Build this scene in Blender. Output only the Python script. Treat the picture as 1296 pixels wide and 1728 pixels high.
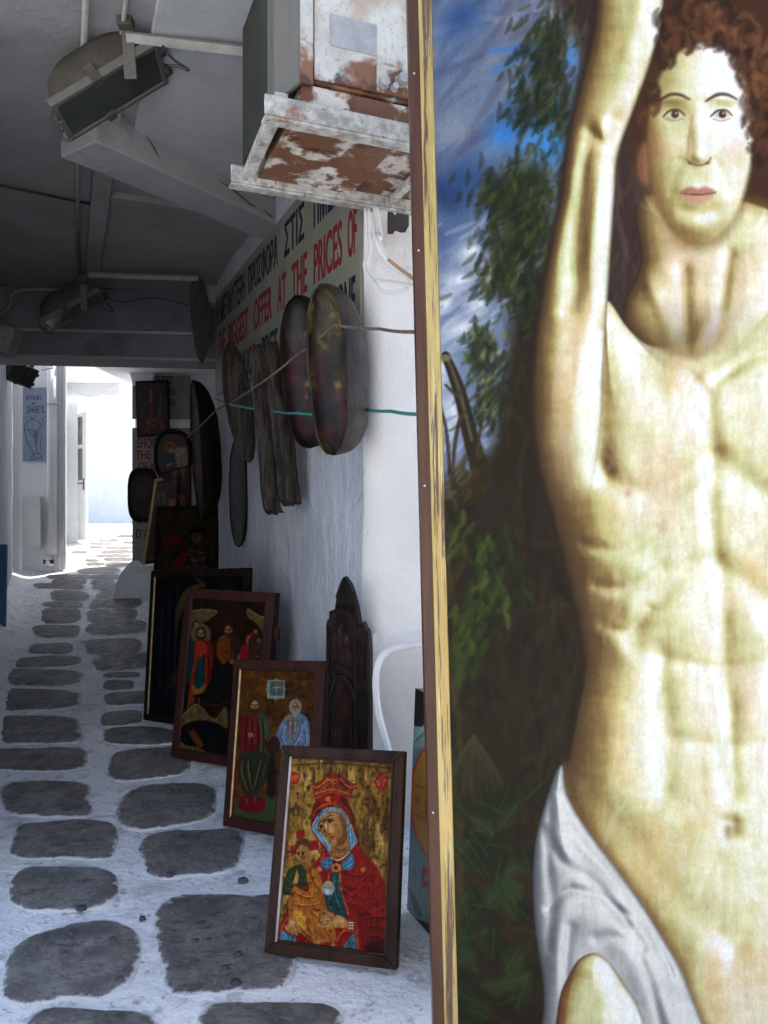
import bpy, bmesh, math, random
import numpy as np
from mathutils import Vector, Matrix, Euler, noise as mnoise

# ------------------------------------------------------------------ camera, light, exposure
scene = bpy.context.scene
for o in list(bpy.data.objects):
    bpy.data.objects.remove(o)
COL = scene.collection
cam_data = bpy.data.cameras.new("camera")
cam_data.sensor_width = 36.0
cam_data.lens = 27.0
cam_data.clip_start = 0.05
cam_data.clip_end = 900.0
cam = bpy.data.objects.new("camera", cam_data)
COL.objects.link(cam)
cam.location = (0.0, 0.0, 1.45)
cam.rotation_euler = (math.radians(90), 0, 0)
scene.camera = cam

SUN_EL = math.radians(66)
SUN_AZ = math.radians(35)           # measured from +Y towards +X
world = bpy.data.worlds.new("World")
scene.world = world
world.use_nodes = True
wn = world.node_tree
bg = wn.nodes["Background"]
sky = wn.nodes.new("ShaderNodeTexSky")
sky.sky_type = 'NISHITA'
sky.sun_disc = False
sky.sun_elevation = SUN_EL
sky.sun_rotation = SUN_AZ
sky.air_density = 1.0
sky.dust_density = 1.5
wn.links.new(sky.outputs[0], bg.inputs[0])
bg.inputs[1].default_value = 0.15
sun_data = bpy.data.lights.new("sun", 'SUN')
sun_data.energy = 4.0
sun_data.angle = math.radians(0.5)
sun_data.color = (1.0, 0.95, 0.88)
sun = bpy.data.objects.new("sun", sun_data)
COL.objects.link(sun)
sd = Vector((math.cos(SUN_EL) * math.sin(SUN_AZ), math.cos(SUN_EL) * math.cos(SUN_AZ), math.sin(SUN_EL)))
sun.rotation_euler = sd.to_track_quat('Z', 'Y').to_euler()
sun.location = (0, 0, 20)
scene.view_settings.view_transform = 'Standard'
scene.view_settings.look = 'None'
scene.view_settings.gamma = 1.0
scene.view_settings.use_curve_mapping = False
scene.view_settings.exposure = 1.25
scene.render.engine = 'CYCLES'
scene.cycles.max_bounces = 10
scene.cycles.diffuse_bounces = 6

# ------------------------------------------------------------------ helpers placing things from image pixels
F = 1296.0
EYE = 1.45
def slope(y):
    """height of the alley floor: level in front, then a steady climb"""
    if y < 3.4: return 0.0
    if y < 4.6: return .11 * (y - 3.4) ** 2 / 2.4
    if y < 15.0: return .066 + .11 * (y - 4.6)
    return .066 + .11 * 10.4
def at(px, py, d):
    """point at distance d, from its pixel position in the image"""
    return Vector(((px - 648) / F * d, d, EYE + (864 - py) / F * d))
def floor_at(px, py):
    lo, hi = 0.5, 40.0
    k = (py - 864) / F
    for _ in range(50):
        m = (lo + hi) / 2
        if EYE - k * m > slope(m): lo = m
        else: hi = m
    d = (lo + hi) / 2
    return Vector(((px - 648) / F * d, d, slope(d)))
C0 = Vector((-0.066, 3.30, 0))
U = Vector((-0.3825, 0.924, 0))      # along the alley
V = Vector((0.924, 0.3825, 0))       # across it, to the right
def W(u, v, z): return Vector((C0.x + u * U.x + v * V.x, C0.y + u * U.y + v * V.y, z))
RNG = random.Random(7)
def fbm(p, s, o=4):
    return mnoise.fractal(Vector(p) * s, 1.0, 2.0, o)

# ------------------------------------------------------------------ materials
def M(name, c1, c2=None, scale=6.0, stretch=(1, 1, 1), lo=.35, hi=.65, rough=.6, rough2=None, metal=0.0,
      bump=.15, bscale=60.0, bdist=.01, layers=(), spec=.5, rnd=0.0, detail=8.0, big=0.0, low=None, k=1.0, wash=None):
    dim = lambda c: tuple(v * k for v in c)
    c1 = dim(c1); c2 = dim(c2) if c2 else None
    layers = [(dim(l[0]),) + tuple(l[1:]) for l in layers]
    if low is not None: low = low[:3] + ([dim(c) for c in low[3]],)
    m = bpy.data.materials.new(name)
    m.use_nodes = True
    nt = m.node_tree; N = nt.nodes; L = nt.links
    bs = N["Principled BSDF"]
    tc = N.new("ShaderNodeTexCoord")
    mp = N.new("ShaderNodeMapping")
    mp.inputs['Scale'].default_value = stretch
    L.new(tc.outputs['Object'], mp.inputs['Vector'])
    vec = mp.outputs['Vector']
    oi = N.new("ShaderNodeObjectInfo")
    add = N.new("ShaderNodeVectorMath"); add.operation = 'MULTIPLY_ADD'
    L.new(oi.outputs['Random'], add.inputs[0])
    add.inputs[1].default_value = (13.0, 7.0, 5.0)
    L.new(vec, add.inputs[2]); vec = add.outputs[0]
    def nz(sc, det=detail, st=None):
        n = N.new("ShaderNodeTexNoise")
        n.inputs['Scale'].default_value = sc; n.inputs['Detail'].default_value = det
        n.inputs['Roughness'].default_value = .62
        if st:
            q = N.new("ShaderNodeMapping"); q.inputs['Scale'].default_value = st
            L.new(add.outputs[0], q.inputs['Vector']); L.new(q.outputs[0], n.inputs['Vector'])
        else:
            L.new(vec, n.inputs['Vector'])
        return n.outputs['Fac']
    def ramp(src, a, b):
        r = N.new("ShaderNodeMapRange"); r.interpolation_type = 'SMOOTHSTEP'
        r.inputs[1].default_value = a; r.inputs[2].default_value = b
        L.new(src, r.inputs[0]); return r.outputs[0]
    def mix(fac, a, b):
        x = N.new("ShaderNodeMix"); x.data_type = 'RGBA'
        for s, v in ((0, fac), (6, a), (7, b)):
            if isinstance(v, (tuple, list)): x.inputs[s].default_value = (*v, 1)
            elif isinstance(v, float): x.inputs[s].default_value = v
            else: L.new(v, x.inputs[s])
        return x.outputs[2]
    col = mix(ramp(nz(scale), lo, hi), c1, c2 or c1)
    for (lc, sc, a, b, st_, amt) in layers:
        src = nz(sc, 9.0, st_)
        if low is not None and lc in low[3]:
            sx = N.new("ShaderNodeSeparateXYZ"); L.new(tc.outputs['Object'], sx.inputs[0])
            g = N.new("ShaderNodeMapRange"); g.inputs[1].default_value = low[0]; g.inputs[2].default_value = low[1]
            g.inputs[3].default_value = low[2]; g.inputs[4].default_value = -.06
            L.new(sx.outputs['Z'], g.inputs[0])
            ad = N.new("ShaderNodeMath"); ad.operation = 'ADD'; L.new(src, ad.inputs[0]); L.new(g.outputs[0], ad.inputs[1]); src = ad.outputs[0]
        f = ramp(src, a, b)
        mu = N.new("ShaderNodeMath"); mu.operation = 'MULTIPLY'; mu.inputs[1].default_value = amt
        L.new(f, mu.inputs[0])
        col = mix(mu.outputs[0], col, lc)
    if wash is not None:                                  # limewash brushed over the rim
        at_ = N.new("ShaderNodeAttribute"); at_.attribute_name = "Col"
        ad = N.new("ShaderNodeMath"); ad.operation = 'MULTIPLY_ADD'; ad.inputs[1].default_value = 1.5
        L.new(nz(22, 9.0), ad.inputs[0]); L.new(at_.outputs['Fac'], ad.inputs[2])
        col0 = col
    if rnd:
        hs = N.new("ShaderNodeHueSaturation")
        r = N.new("ShaderNodeMapRange"); r.inputs[3].default_value = 1 - rnd; r.inputs[4].default_value = 1 + rnd
        L.new(oi.outputs['Random'], r.inputs[0]); L.new(r.outputs[0], hs.inputs['Value'])
        L.new(col, hs.inputs['Color']); col = hs.outputs[0]
    if wash is not None: col = mix(ramp(ad.outputs[0], 1.28, 1.62), col, wash)
    L.new(col, bs.inputs['Base Color'])
    if rough2 is not None:
        r = N.new("ShaderNodeMapRange"); r.inputs[3].default_value = rough; r.inputs[4].default_value = rough2
        r.inputs[1].default_value = .35; r.inputs[2].default_value = .65
        L.new(nz(scale * 1.7), r.inputs[0]); L.new(r.outputs[0], bs.inputs['Roughness'])
    else:
        bs.inputs['Roughness'].default_value = rough
    bs.inputs['Metallic'].default_value = metal
    bs.inputs['Specular IOR Level'].default_value = spec
    if bump:
        b = N.new("ShaderNodeBump"); b.inputs['Strength'].default_value = bump; b.inputs['Distance'].default_value = bdist
        L.new(nz(bscale, 5.0), b.inputs['Height'])
        if big:
            b2 = N.new("ShaderNodeBump"); b2.inputs['Strength'].default_value = big; b2.inputs['Distance'].default_value = bdist * 4
            L.new(nz(bscale / 7, 4.0), b2.inputs['Height']); L.new(b2.outputs[0], b.inputs['Normal'])
        L.new(b.outputs[0], bs.inputs['Normal'])
    return m

def M_paint(name, rough=.35, bump=.1, bscale=250.0, gain=1.0, spec=.35, streak=(1, 1, 1)):
    """colours come from the picture painted on the mesh"""
    m = bpy.data.materials.new(name); m.use_nodes = True
    nt = m.node_tree; N = nt.nodes; L = nt.links
    bs = N["Principled BSDF"]
    a = N.new("ShaderNodeAttribute"); a.attribute_name = "Col"
    sc = N.new("ShaderNodeVectorMath"); sc.operation = 'SCALE'; sc.inputs['Scale'].default_value = gain
    L.new(a.outputs['Color'], sc.inputs[0])
    tc = N.new("ShaderNodeTexCoord"); mp = N.new("ShaderNodeMapping"); mp.inputs['Scale'].default_value = streak
    L.new(tc.outputs['Object'], mp.inputs[0])
    n = N.new("ShaderNodeTexNoise"); n.inputs['Scale'].default_value = bscale; n.inputs['Detail'].default_value = 6
    L.new(mp.outputs[0], n.inputs['Vector'])
    r = N.new("ShaderNodeMapRange"); r.inputs[1].default_value = .3; r.inputs[2].default_value = .7
    r.inputs[3].default_value = .90; r.inputs[4].default_value = 1.07
    L.new(n.outputs['Fac'], r.inputs[0])
    s2 = N.new("ShaderNodeVectorMath"); s2.operation = 'SCALE'
    L.new(sc.outputs[0], s2.inputs[0]); L.new(r.outputs[0], s2.inputs['Scale'])
    L.new(s2.outputs[0], bs.inputs['Base Color'])
    bs.inputs['Roughness'].default_value = rough
    bs.inputs['Specular IOR Level'].default_value = spec
    b = N.new("ShaderNodeBump"); b.inputs['Strength'].default_value = bump; b.inputs['Distance'].default_value = .004
    L.new(n.outputs['Fac'], b.inputs['Height']); L.new(b.outputs[0], bs.inputs['Normal'])
    return m

MAT = dict(
    plaster=M("white_plaster", (.72, .73, .74), (.79, .79, .78), scale=1.6, rough=.75, bump=.35, bscale=45, bdist=.012, big=.35,
              layers=[((.55, .52, .47), 2.6, .60, .80, None, .45), ((.45, .42, .38), 9.0, .66, .74, None, .35),
                      ((.86, .87, .88), 7.0, .55, .7, (1, 1, .15), .5)], spec=.3),
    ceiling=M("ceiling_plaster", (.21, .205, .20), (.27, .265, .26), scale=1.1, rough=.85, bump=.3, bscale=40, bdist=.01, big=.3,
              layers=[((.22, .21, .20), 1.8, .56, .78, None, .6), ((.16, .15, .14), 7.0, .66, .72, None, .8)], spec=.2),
    soffit=M("lit_soffit", (.30, .30, .305), (.37, .37, .375), scale=1.2, rough=.85, bump=.15, bscale=30, bdist=.008, big=.15, layers=[((.18, .175, .17), 2.5, .58, .78, None, .5), ((.10, .10, .10), 9.0, .69, .74, None, .7)], spec=.2),  # paler ceiling plaster, the front light put into its colour
    corner=M("warm_lit_whitewash", (.70, .67, .62), (.78, .75, .71), scale=1.4, rough=.75, bump=.3, bscale=40, bdist=.01, big=.25, layers=[((.50, .40, .32), 2.2, .58, .78, None, .45), ((.40, .36, .32), 9.0, .66, .74, None, .4)], spec=.25),  # lit copy of the house whitewash, warm brightness put into the colour
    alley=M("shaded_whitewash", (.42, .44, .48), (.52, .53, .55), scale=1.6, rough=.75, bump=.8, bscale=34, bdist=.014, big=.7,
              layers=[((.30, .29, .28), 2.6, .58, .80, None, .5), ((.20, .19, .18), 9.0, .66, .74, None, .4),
                      ((.66, .67, .69), 14.0, .52, .66, (1, 1, .10), .55), ((.28, .28, .30), 16.0, .58, .72, (1, 1, .08), .4)], spec=.3),  # shaded copy of the same whitewash, bluish shade put into the colour
    lintel=M("dark_grey_plaster", (.12, .12, .13), (.17, .17, .18), scale=1.4, rough=.85, bump=.35, bscale=40, bdist=.01, big=.3, layers=[((.07, .065, .06), 2.5, .55, .75, None, .7), ((.30, .29, .28), 9.0, .64, .72, None, .4)], spec=.2),  # a darker grey plaster for the lintel courses
    beam=M("grey_whitewash", (.27, .265, .26), (.33, .325, .32), scale=1.4, rough=.85, bump=.3, bscale=40, bdist=.01, big=.3, layers=[((.14, .135, .13), 2.5, .58, .75, None, .6), ((.08, .075, .07), 9.0, .68, .74, None, .7)], spec=.2),
    dirty=M("stained_plaster", (.70, .68, .64), (.55, .50, .44), scale=4.0, rough=.8, bump=.5, bscale=30, bdist=.015, big=.4,
            layers=[((.30, .25, .20), 5.0, .56, .75, None, .7), ((.10, .09, .08), 9.0, .66, .70, None, .8)], spec=.2),
    mortar=M("whitewashed_mortar", (.70, .71, .73), (.80, .80, .80), scale=2.5, rough=.55, rough2=.8, bump=.6, bscale=38, bdist=.015, big=.5,
             layers=[((.44, .43, .42), 3.2, .50, .72, None, .7), ((.30, .29, .28), 12.0, .54, .66, None, .6), ((.20, .19, .18), 34.0, .58, .67, None, .65), ((.85, .86, .88), 9.0, .56, .66, None, .7),
                     ((.16, .15, .15), 70.0, .68, .74, None, .7)], spec=.5),
    stone=M("dark_schist", (.095, .090, .085), (.19, .178, .165), scale=8.0, rough=.42, rough2=.75, bump=.7, bscale=55, bdist=.012, big=.5,
            layers=[((.24, .22, .195), 6.0, .54, .70, (1, 2.2, 1), .55), ((.035, .034, .037), 9.0, .56, .68, (1, 1.6, 1), .75), ((.06, .058, .058), 40.0, .52, .62, None, .5),
                    ((.50, .50, .50), 46.0, .66, .73, None, .55), ((.14, .085, .055), 2.4, .58, .72, None, .6), ((.30, .29, .28), 14.0, .60, .74, None, .5)], spec=.4, rnd=.25, wash=(.58, .58, .59)),
    wood_dark=M("dark_varnished_wood", (.035, .018, .012), (.075, .035, .022), k=0.55, spec=0.1, scale=14, stretch=(1, 1, .3), rough=.32, rough2=.6,
                bump=.3, bscale=60, bdist=.004, layers=[((.16, .10, .06), 40, .66, .74, None, .5)]),
    wood_red=M("mahogany_stained_wood", (.055, .018, .014), (.09, .03, .022), k=0.5, spec=0.12, scale=14, stretch=(1, 1, .3), rough=.35, rough2=.6,
               bump=.3, bscale=60, bdist=.004, layers=[((.18, .09, .07), 40, .66, .74, None, .5)]),
    wood_black=M("blackened_carved_wood", (.012, .009, .008), (.04, .022, .014), k=0.36, spec=0.12, scale=10, stretch=(1, 1, .25), rough=.4, rough2=.7,
                 bump=.7, bscale=45, bdist=.008, layers=[((.10, .07, .05), 30, .62, .72, (1, 1, .2), .5)]),
    wood_grey=M("weathered_grey_wood", (.028, .020, .015), (.10, .078, .058), k=0.5, spec=0.2, scale=12, stretch=(3, 3, .3), lo=.42, hi=.58, rough=.55, bump=.8, bscale=40,
                bdist=.012, layers=[((.02, .016, .013), 14, .55, .68, (2.5, 2.5, .25), .8), ((.22, .19, .15), 30, .64, .72, (2, 2, .3), .5)]),
    hull=M("old_hollowed_log", (.035, .024, .018), (.11, .078, .056), k=0.45, spec=0.3, scale=8, stretch=(1.6, 1.6, .6), rough=.38, rough2=.6, bump=.7, bscale=30, bdist=.012,
           layers=[((.24, .18, .13), 26, .62, .72, None, .6), ((.03, .02, .018), 8, .56, .68, None, .7)]),
    gold=M("worn_gilding", (.55, .38, .10), (.68, .50, .17), k=0.62, spec=0.5, scale=20, stretch=(1, 1, .2), rough=.4, metal=.25, bump=.25, bscale=60, bdist=.004,
           layers=[((.12, .05, .04), 22, .54, .60, (3, 3, .35), .92), ((.16, .08, .10), 40, .58, .64, (3, 3, .2), .8), ((.95, .82, .45), 60, .58, .68, (3, 3, .1), .8)]),
    frame_brown=M("brown_varnished_moulding", (.10, .04, .018), (.17, .07, .03), k=0.5, spec=0.3, scale=20, stretch=(1, 1, .1), rough=.3, bump=.2, bscale=60, bdist=.003,
                  layers=[((.03, .014, .01), 20, .55, .68, (1, 1, .08), .7)]),
    pale_edge=M("highlight_lip", (.50, .46, .45), (.30, .24, .22), scale=24, stretch=(1, 1, .3), rough=.4, bump=.2, bscale=80, bdist=.003,
                layers=[((.40, .27, .10), 10, .55, .68, (1, 1, .3), .8)]),  # highlight on the left lip, painted as a pale colour
    gold_edge=M("gilded_lip", (.46, .33, .14), (.30, .20, .09), scale=24, rough=.4, metal=.4, bump=.2, bscale=80, bdist=.003),
    board=M("cream_sign_board", (.25, .24, .185), (.31, .295, .235), k=0.7, spec=0.3, scale=3, rough=.55, bump=.15, bscale=50, bdist=.004,
            layers=[((.20, .18, .13), 4, .62, .76, None, .6), ((.08, .07, .05), 30, .70, .74, None, .7)]),
    ink_navy=M("navy_sign_paint", (.009, .010, .026), (.014, .016, .036), spec=.15, rough=.6, bump=0),
    ink_red=M("red_sign_paint", (.15, .012, .014), (.20, .02, .02), spec=.15, rough=.6, bump=0),
    ink_black=M("black_sign_paint", (.02, .02, .022), rough=.5, bump=0),
    metal_white=M("rusting_white_enamel", (.40, .38, .335), (.56, .54, .48), scale=6, rough=.35, rough2=.6, bump=.5, bscale=50, bdist=.008,
                  layers=[((.30, .28, .24), 60, .54, .64, None, .6), ((.36, .24, .13), 4.5, .50, .62, None, .6), ((.19, .065, .018), 5.5, .54, .66, None, .95), ((.06, .024, .012), 9.0, .58, .70, None, .9),
                          ((.22, .20, .17), 3.0, .60, .75, (1, 1, .3), .5)], low=(.15, .36, .20, [(.19, .065, .018), (.06, .024, .012)])),
    metal_pan=M("rusted_pan", (.62, .58, .52), (.50, .45, .38), scale=6, rough=.4, rough2=.7, bump=.6, bscale=45, bdist=.01,
                layers=[((.13, .042, .012), 5.0, .42, .50, None, .97), ((.045, .018, .010), 8.0, .56, .64, None, .9),
                        ((.50, .28, .08), 18, .64, .70, None, .8)]),
    metal_rail=M("chalky_white_rail", (.26, .245, .21), (.52, .50, .45), scale=22, rough=.55, bump=.9, bscale=70, bdist=.01,
                 layers=[((.25, .09, .04), 7.0, .64, .71, None, .85), ((.10, .08, .06), 26, .60, .68, None, .8)]),
    hood_dark=M("grey_green_louvre", (.10, .105, .085), (.14, .14, .115), k=0.3, spec=0.2, scale=8, stretch=(1, 1, .2), rough=.6, bump=.3, bscale=60, bdist=.004,
                layers=[((.06, .06, .05), 20, .55, .7, (1, 1, .1), .6)]),
    hood_light=M("dusty_grey_enamel", (.33, .31, .26), (.40, .38, .33), k=0.36, spec=0.2, scale=6, stretch=(1, 1, .2), rough=.55, bump=.2, bscale=60, bdist=.004,
                 layers=[((.2, .18, .15), 20, .55, .7, (1, 1, .1), .6)]),
    sticker=M("grey_foil_label", (.27, .27, .265), (.36, .36, .35), scale=14, rough=.35, bump=.1),
    pipe_grey=M("dull_pipe_fitting", (.42, .42, .42), (.3, .29, .28), scale=20, rough=.4, metal=.2, bump=.3, layers=[((.2, .08, .03), 14, .58, .68, None, .7)]),
    lamp_body=M("aged_lamp_casting", (.15, .13, .10), (.10, .088, .07), k=0.45, spec=0.2, scale=9, rough=.7, bump=.3, bscale=60, bdist=.004,
                layers=[((.07, .06, .05), 12, .58, .7, None, .7)]),
    lamp_frame=M("dusty_lamp_rim", (.15, .14, .12), (.19, .175, .14), k=0.55, spec=0.3, scale=20, rough=.6, bump=.3, layers=[((.08, .07, .06), 20, .6, .7, None, .7)]),
    lamp_black=M("black_lamp_end", (.02, .02, .02), (.035, .033, .03), rough=.5, bump=.2),
    lamp_glass=M("dusty_lamp_glass", (.075, .085, .08), (.10, .11, .10), k=0.5, spec=0.2, scale=8, rough=.25, bump=.03),
    conduit=M("chalky_conduit", (.38, .37, .33), (.47, .45, .41), k=0.6, spec=0.3, scale=14, rough=.7, bump=.5, bscale=60, bdist=.006, layers=[((.16, .14, .11), 18, .58, .7, None, .7)]),
    wire_black=M("black_wire", (.02, .02, .02), rough=.5, bump=0),
    wire_white=M("painted_over_cable", (.68, .67, .64), (.74, .73, .71), scale=9, rough=.6, bump=.3, bscale=60, bdist=.004, layers=[((.4, .33, .25), 8, .6, .75, None, .5)]),
    wire_orange=M("brown_orange_cable", (.50, .27, .14), (.42, .24, .14), rough=.5, bump=.1),
    rope_brown=M("brown_twine", (.055, .035, .025), (.20, .14, .10), scale=160, lo=.45, hi=.55, rough=.8, bump=.4, bscale=200),
    rope_green=M("teal_cord", (.02, .16, .135), (.035, .22, .18), scale=120, rough=.5, bump=.2, bscale=200),
    glass=M("grey_door_pane", (.14, .15, .15), (.18, .19, .19), rough=.12, bump=0),
    door_white=M("white_door_paint", (.78, .78, .76), (.72, .72, .70), scale=4, rough=.45, bump=.1),
    iron=M("black_iron", (.05, .045, .045), (.08, .07, .065), rough=.5, bump=.2),
    blue=M("blue_painted_wood", (.05, .13, .27), (.07, .17, .33), scale=8, stretch=(2, 2, .3), rough=.5, bump=.3),
    poster=M("pale_blue_board", (.50, .55, .64), (.56, .60, .68), scale=6, rough=.5, bump=.05),
    pebble=M("dark_gum_spot", (.03, .03, .035), (.06, .06, .065), rough=.6, bump=.2),
    trough_red=M("flaking_red_ground", (.10, .015, .012), (.05, .012, .01), scale=8, rough=.6, bump=.4),
    black_hole=M("dark_hollow_shade", (.03, .028, .028), (.05, .045, .045), rough=.9, bump=.1),  # near-black standing in for shade in recess, gaps and hollows; also cracks
    board_old=M("old_grey_board", (.14, .125, .10), (.20, .18, .15), k=0.5, spec=0.2, scale=10, stretch=(1, 1, .3), rough=.7, bump=.6, bscale=50, bdist=.01,
                layers=[((.06, .05, .04), 16, .56, .68, None, .7)]),
)

# ------------------------------------------------------------------ objects
MW = {}
def _link(o, parent):
    COL.objects.link(o)
    if parent is not None:
        o.parent = parent
        MW[o.name] = MW[parent.name]
def thing(name, label, cat, loc=(0, 0, 0), mat=None, group=None):
    o = bpy.data.objects.new(name, None)
    o.empty_display_size = .1
    COL.objects.link(o)
    m = Matrix.Translation(Vector(loc))
    if mat is not None: m = m @ mat.to_4x4()
    o.matrix_world = m
    MW[o.name] = m
    tag(o, label, cat, group)
    return o
def tag(o, label=None, cat=None, group=None, kind=None):
    if label: o['label'] = label
    if cat: o['category'] = cat
    if group: o['group'] = group
    if kind: o['kind'] = kind
    return o

class MB:
    def __init__(s): s.v = []; s.f = []
    def add(s, vs, fs):
        n = len(s.v); s.v += [Vector(p) for p in vs]; s.f += [tuple(i + n for i in f) for f in fs]
    def frame(s, o, ax, ay, az):
        """box spanned by three edge vectors from corner o"""
        o, ax, ay, az = map(Vector, (o, ax, ay, az))
        vs = [o, o + ax, o + ax + ay, o + ay]; vs += [p + az for p in vs]
        s.add(vs, [(3, 2, 1, 0), (4, 5, 6, 7), (0, 1, 5, 4), (1, 2, 6, 5), (2, 3, 7, 6), (3, 0, 4, 7)])
    def box(s, c, size, mat=None):
        c = Vector(c); R = mat if mat is not None else Matrix.Identity(3)
        a, b, d = (R @ Vector((size[0], 0, 0)), R @ Vector((0, size[1], 0)), R @ Vector((0, 0, size[2])))
        s.frame(c - (a + b + d) / 2, a, b, d)
    def prism(s, poly, d):
        """polygon (list of points) pushed along vector d"""
        n = len(poly); d = Vector(d)
        vs = [Vector(p) for p in poly]; vs += [p + d for p in vs]
        s.add(vs, [tuple(range(n))[::-1], tuple(range(n, 2 * n))] + [(i, (i + 1) % n, n + (i + 1) % n, n + i) for i in range(n)])
    def tube(s, pts, r, n=8, cap=True):
        pts = [Vector(p) for p in pts]
        rs = r if isinstance(r, (list, tuple)) else [r] * len(pts)
        base = len(s.v); ref = None
        for i, p in enumerate(pts):
            t = (pts[min(i + 1, len(pts) - 1)] - pts[max(i - 1, 0)]).normalized()
            if ref is None:
                ref = Vector((0, 0, 1)) if abs(t.z) < .9 else Vector((1, 0, 0))
            a = (ref - t * ref.dot(t)).normalized(); ref = a; b = t.cross(a)
            for k in range(n):
                an = 2 * math.pi * k / n
                s.v.append(p + (a * math.cos(an) + b * math.sin(an)) * rs[i])
        for i in range(len(pts) - 1):
            for k in range(n):
                q = base + i * n + k; q2 = base + i * n + (k + 1) % n
                s.f.append((q, q2, q2 + n, q + n))
        if cap:
            s.f.append(tuple(base + k for k in range(n))[::-1])
            s.f.append(tuple(base + (len(pts) - 1) * n + k for k in range(n)))
    def grid(s, nu, nv, fn):
        base = len(s.v)
        for j in range(nv + 1):
            for i in range(nu + 1):
                s.v.append(Vector(fn(i / nu, j / nv)))
        for j in range(nv):
            for i in range(nu):
                q = base + j * (nu + 1) + i
                s.f.append((q, q + 1, q + nu + 2, q + nu + 1))
    def build(s, name, mat, parent=None, smooth=False, bevel=0.0, seg=2, colors=None):
        me = bpy.data.meshes.new(name)
        mw = MW[parent.name].inverted() if parent is not None else Matrix.Identity(4)
        me.from_pydata([tuple(mw @ p) for p in s.v], [], s.f)
        me.materials.append(mat if not isinstance(mat, str) else MAT[mat])
        if smooth:
            me.polygons.foreach_set('use_smooth', [True] * len(me.polygons))
        if colors is not None:
            ca = me.color_attributes.new("Col", 'FLOAT_COLOR', 'POINT')
            ca.data.foreach_set('color', np.asarray(colors, np.float32).ravel())
        me.update()
        o = bpy.data.objects.new(name, me)
        _link(o, parent)
        if parent is None: MW[o.name] = Matrix.Identity(4)
        if bevel:
            b = o.modifiers.new("bevel", 'BEVEL'); b.width = bevel; b.segments = seg; b.limit_method = 'ANGLE'
        return o

def spline(pts, n=8):
    pts = [Vector(p) for p in pts]; out = []
    for i in range(len(pts) - 1):
        p0, p1, p2, p3 = pts[max(i - 1, 0)], pts[i], pts[i + 1], pts[min(i + 2, len(pts) - 1)]
        for k in range(n):
            t = k / n
            out.append(.5 * ((2 * p1) + (p2 - p0) * t + (2 * p0 - 5 * p1 + 4 * p2 - p3) * t * t + (3 * p1 - p0 - 3 * p2 + p3) * t ** 3))
    out.append(pts[-1]); return out

def lettering(text, parent, o, right, up, height, width, mat, depth=.0015, name="lettering"):
    """raised letters: baseline starts at o, squeezed to the given width"""
    cu = bpy.data.curves.new("text", 'FONT'); cu.body = text; cu.size = 1.0
    cu.extrude = 0.01; cu.offset = 0.016
    to = bpy.data.objects.new("text", cu); COL.objects.link(to)
    dg = bpy.context.evaluated_depsgraph_get(); dg.update()
    me = bpy.data.meshes.new_from_object(to.evaluated_get(dg))
    vs = [v.co.copy() for v in me.vertices]; fs = [tuple(p.vertices) for p in me.polygons]
    bpy.data.objects.remove(to); bpy.data.curves.remove(cu); bpy.data.meshes.remove(me)
    if not vs: return None
    x0 = min(v.x for v in vs); x1 = max(v.x for v in vs); y1 = max(v.y for v in vs); y0 = min(v.y for v in vs)
    y0 = max(y0, -.03)
    r = Vector(right).normalized(); u = Vector(up).normalized(); nrm = r.cross(u)
    mb = MB()
    mb.add([Vector(o) + r * ((v.x - x0) / (x1 - x0) * width) + u * ((v.y - y0) / (y1 - y0) * height) + nrm * (depth * (1 if v.z > 0 else -.3)) for v in vs], fs)
    return mb.build(name, mat, parent)
# ------------------------------------------------------------------ painting pictures with brush strokes (arrays, no files)
def _catmull(p, closed, n=6):
    p = np.asarray(p, float); N = len(p); out = []
    for i in range(N if closed else N - 1):
        if closed: a, b, c, d = p[(i - 1) % N], p[i], p[(i + 1) % N], p[(i + 2) % N]
        else: a, b, c, d = p[max(i - 1, 0)], p[i], p[i + 1], p[min(i + 2, N - 1)]
        t = np.linspace(0, 1, n, endpoint=False)[:, None]
        out.append(.5 * (2 * b + (c - a) * t + (2 * a - 5 * b + 4 * c - d) * t ** 2 + (3 * b - a - 3 * c + d) * t ** 3))
    o = np.concatenate(out)
    return o if closed else np.vstack([o, p[-1]])
def _vnoise(h, w, sx, sy, rng, octv=4):
    out = np.zeros((h, w)); amp = 1.; tot = 0
    for k in range(octv):
        gx, gy = max(2, int(w / sx) + 2), max(2, int(h / sy) + 2)
        g = rng.random((gy, gx))
        X = np.linspace(0, gx - 1.001, w); Y = np.linspace(0, gy - 1.001, h)
        xi, yi = X.astype(int), Y.astype(int); fx, fy = X - xi, Y - yi
        fx = fx * fx * (3 - 2 * fx); fy = fy * fy * (3 - 2 * fy)
        a = g[yi][:, xi] * (1 - fx) + g[yi][:, xi + 1] * fx
        b = g[yi + 1][:, xi] * (1 - fx) + g[yi + 1][:, xi + 1] * fx
        out += amp * (a * (1 - fy[:, None]) + b * fy[:, None]); tot += amp
        amp *= .55; sx = max(sx / 2, 1); sy = max(sy / 2, 1)
    return out / tot
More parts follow.
